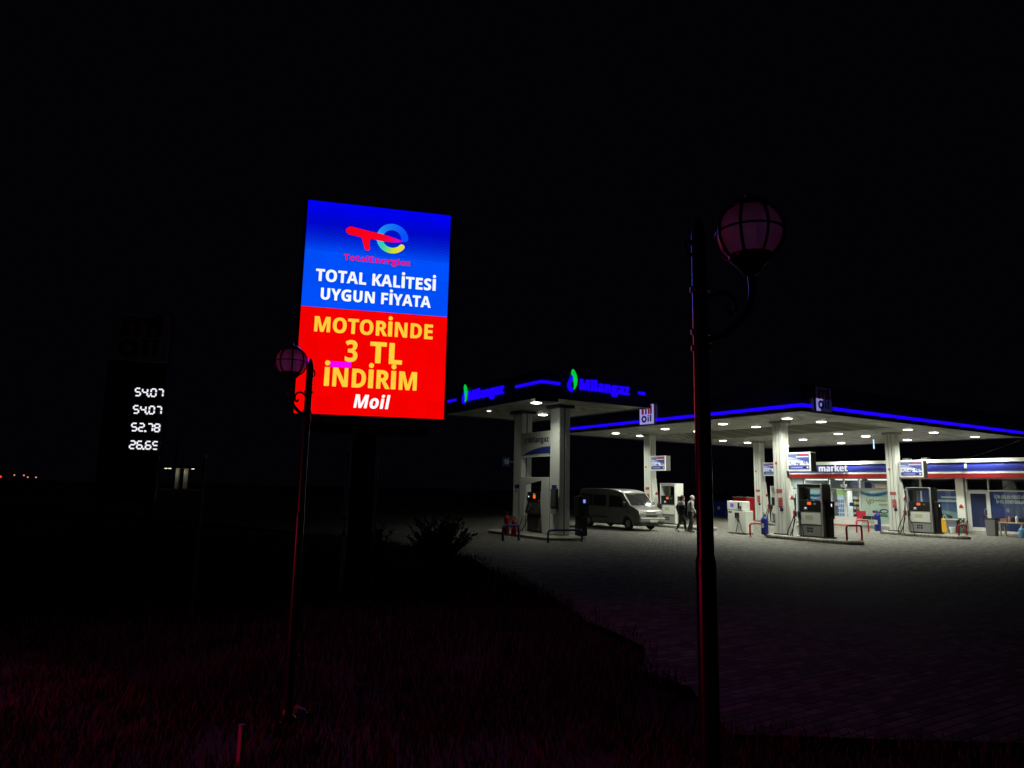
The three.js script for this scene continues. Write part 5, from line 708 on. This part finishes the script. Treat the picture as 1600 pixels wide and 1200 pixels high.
// ---------------------------------------------------------------- far lights on the left
{
  const o = thingW('distant_canopy', 'tiny far away lit canopy on two pale pillars', 'canopy', V(-72.5, 0, -150), 0.1);
  mk('roof', box(7.6, 0.5, 5, 0.8, 4.6, 0), std(0.12, 0.12, 0.11, 0.7), o);
  for (const [x, w] of [[-0.5, 0.7], [1.4, 0.9]]) mk('pillar', box(w, 4.35, 0.8, x, 2.17, 0), M.offWhite, o);
  for (const x of [-2.2, -1.4, 3.4]) mk('lamp', box(0.45, 0.2, 0.45, x, 4.28, 2.2), glow(1, 0.95, 0.7, 1.2), o);
  const L = new THREE.PointLight(new THREE.Color().setRGB(1, 0.9, 0.65), 3, 0, 2); L.name = 'distant_lamp_glow'; L.position.set(-72, 3.6, -148.2); L.castShadow = true; scene.add(L);
  for (const [x, y, c, l] of [[-149, 1.75, [1, 0.04, 0.02], 'far red signal light low above the dark horizon'], [-145, 2.3, [1, 0.35, 0.2], ''], [-142.2, 2.3, [1, 0.35, 0.2], ''], [-141, 1.8, [1, 0.4, 0.25], ''], [-138.6, 1.8, [1, 0.4, 0.25], '']]) {
    const p = thingW(l ? 'signal_light' : 'distant_lamp', l || 'tiny far orange lamp on a short post near the horizon', 'lamp', V(x, 0, -200), 0, l ? undefined : 'tiny far orange lamps'); const k = l ? 0.34 : 0.2;
    mk('post', cyl(0.06, 0.06, y - k, 0, 0, 0, 8), M.darkGrey, p); mk('lamp_head', ball(k, 0, y, 0, 12), glow(...c, l ? 1.2 : 0.9), p);
  }
}
// ---------------------------------------------------------------- car added out of view on the left so its tail lights redden the verge
{
  const o = thingW('added_car', 'unseen dark hatchback added for its lit tail lights reddening the verge', 'car', V(-11.2, 0.02, -2.0), 0), paint = phy(0.03, 0.032, 0.04, { roughness: 0.3, clearcoat: 1 });
  const s = new THREE.Shape(); s.moveTo(-2.0, 0.3); s.lineTo(-2.05, 0.62); s.quadraticCurveTo(-1.9, 0.8, -1.1, 0.9); s.lineTo(-0.5, 1.38); s.quadraticCurveTo(0.3, 1.5, 1.2, 1.42); s.lineTo(1.85, 0.98); s.lineTo(1.98, 0.8); s.lineTo(1.95, 0.3); s.lineTo(1.62, 0.26); s.absarc(1.28, 0.3, 0.34, 0, Math.PI, false); s.lineTo(-0.96, 0.26); s.absarc(-1.3, 0.3, 0.34, 0, Math.PI, false); s.lineTo(-2.0, 0.3);
  const g = new THREE.ExtrudeGeometry(s, { depth: 1.5, bevelEnabled: true, bevelSize: 0.05, bevelThickness: 0.08, bevelSegments: 3 }).translate(0, 0, -0.75); { const p = g.attributes.position; for (let i = 0; i < p.count; i++) p.setZ(i, p.getZ(i) * (1 - 0.2 * clamp((p.getY(i) - 0.85) / 0.6, 0, 1))); g.computeVertexNormals(); } mk('body', g, paint, o);
  for (const sd of [-1, 1]) {
    mk('side_window', poly([[-0.85, 0.95], [1.5, 0.97], [1.15, 1.34], [-0.45, 1.34]], 0.02).rotateX(sd * -0.28).translate(0, 0.02 + (sd < 0 ? -0.02 : 0.02), sd * 1.02 - 0.01), M.glassDark, o);
    for (const x of [-1.3, 1.28]) { const w = mk('wheel', new THREE.TorusGeometry(0.22, 0.085, 10, 24).translate(x, 0.305, sd * 0.74), M.rubber, o); mk('hub', cyl(0.16, 0.16, 0.1, 0, -0.05, 0, 18).rotateX(Math.PI / 2).translate(x, 0.305, sd * 0.76), M.steel, w); }
    mk('tail_light', box(0.06, 0.22, 0.24, 2.03, 0.84, sd * 0.6, 0.02), glow(1, 0.01, 0.06, 2), o);
    const L = new THREE.SpotLight(new THREE.Color().setRGB(1, 0.01, 0.1), ADDED_TAIL_POWER, 0, rad(38), 1); L.name = 'added_tail_glow'; L.target.position.set(-3.0, -0.5, -4.0); scene.add(L.target); L.position.set(-11.2 + 2.12, 0.86, -2.0 + sd * 0.6); L.castShadow = true; L.shadow.radius = 5; scene.add(L);  // red lamp of the added car, source of the verge's red light
    mk('headlight', box(0.1, 0.14, 0.36, -1.98, 0.7, sd * 0.55, 0.03), M.alu, o);
  }
  mk('rear_window', poly([[-0.55, 0], [0.55, 0], [0.46, 0.42], [-0.46, 0.42]], 0.02).rotateY(Math.PI / 2).rotateZ(0.95).translate(1.83, 1.03, 0), M.glassDark, o); mk('bumper', box(0.12, 0.2, 1.5, 2.0, 0.45, 0, 0.05), M.darkGrey, o); mk('number_plate', box(0.02, 0.11, 0.5, 2.075, 0.62, 0), M.white, o);
}
renderer.render(scene, camera);
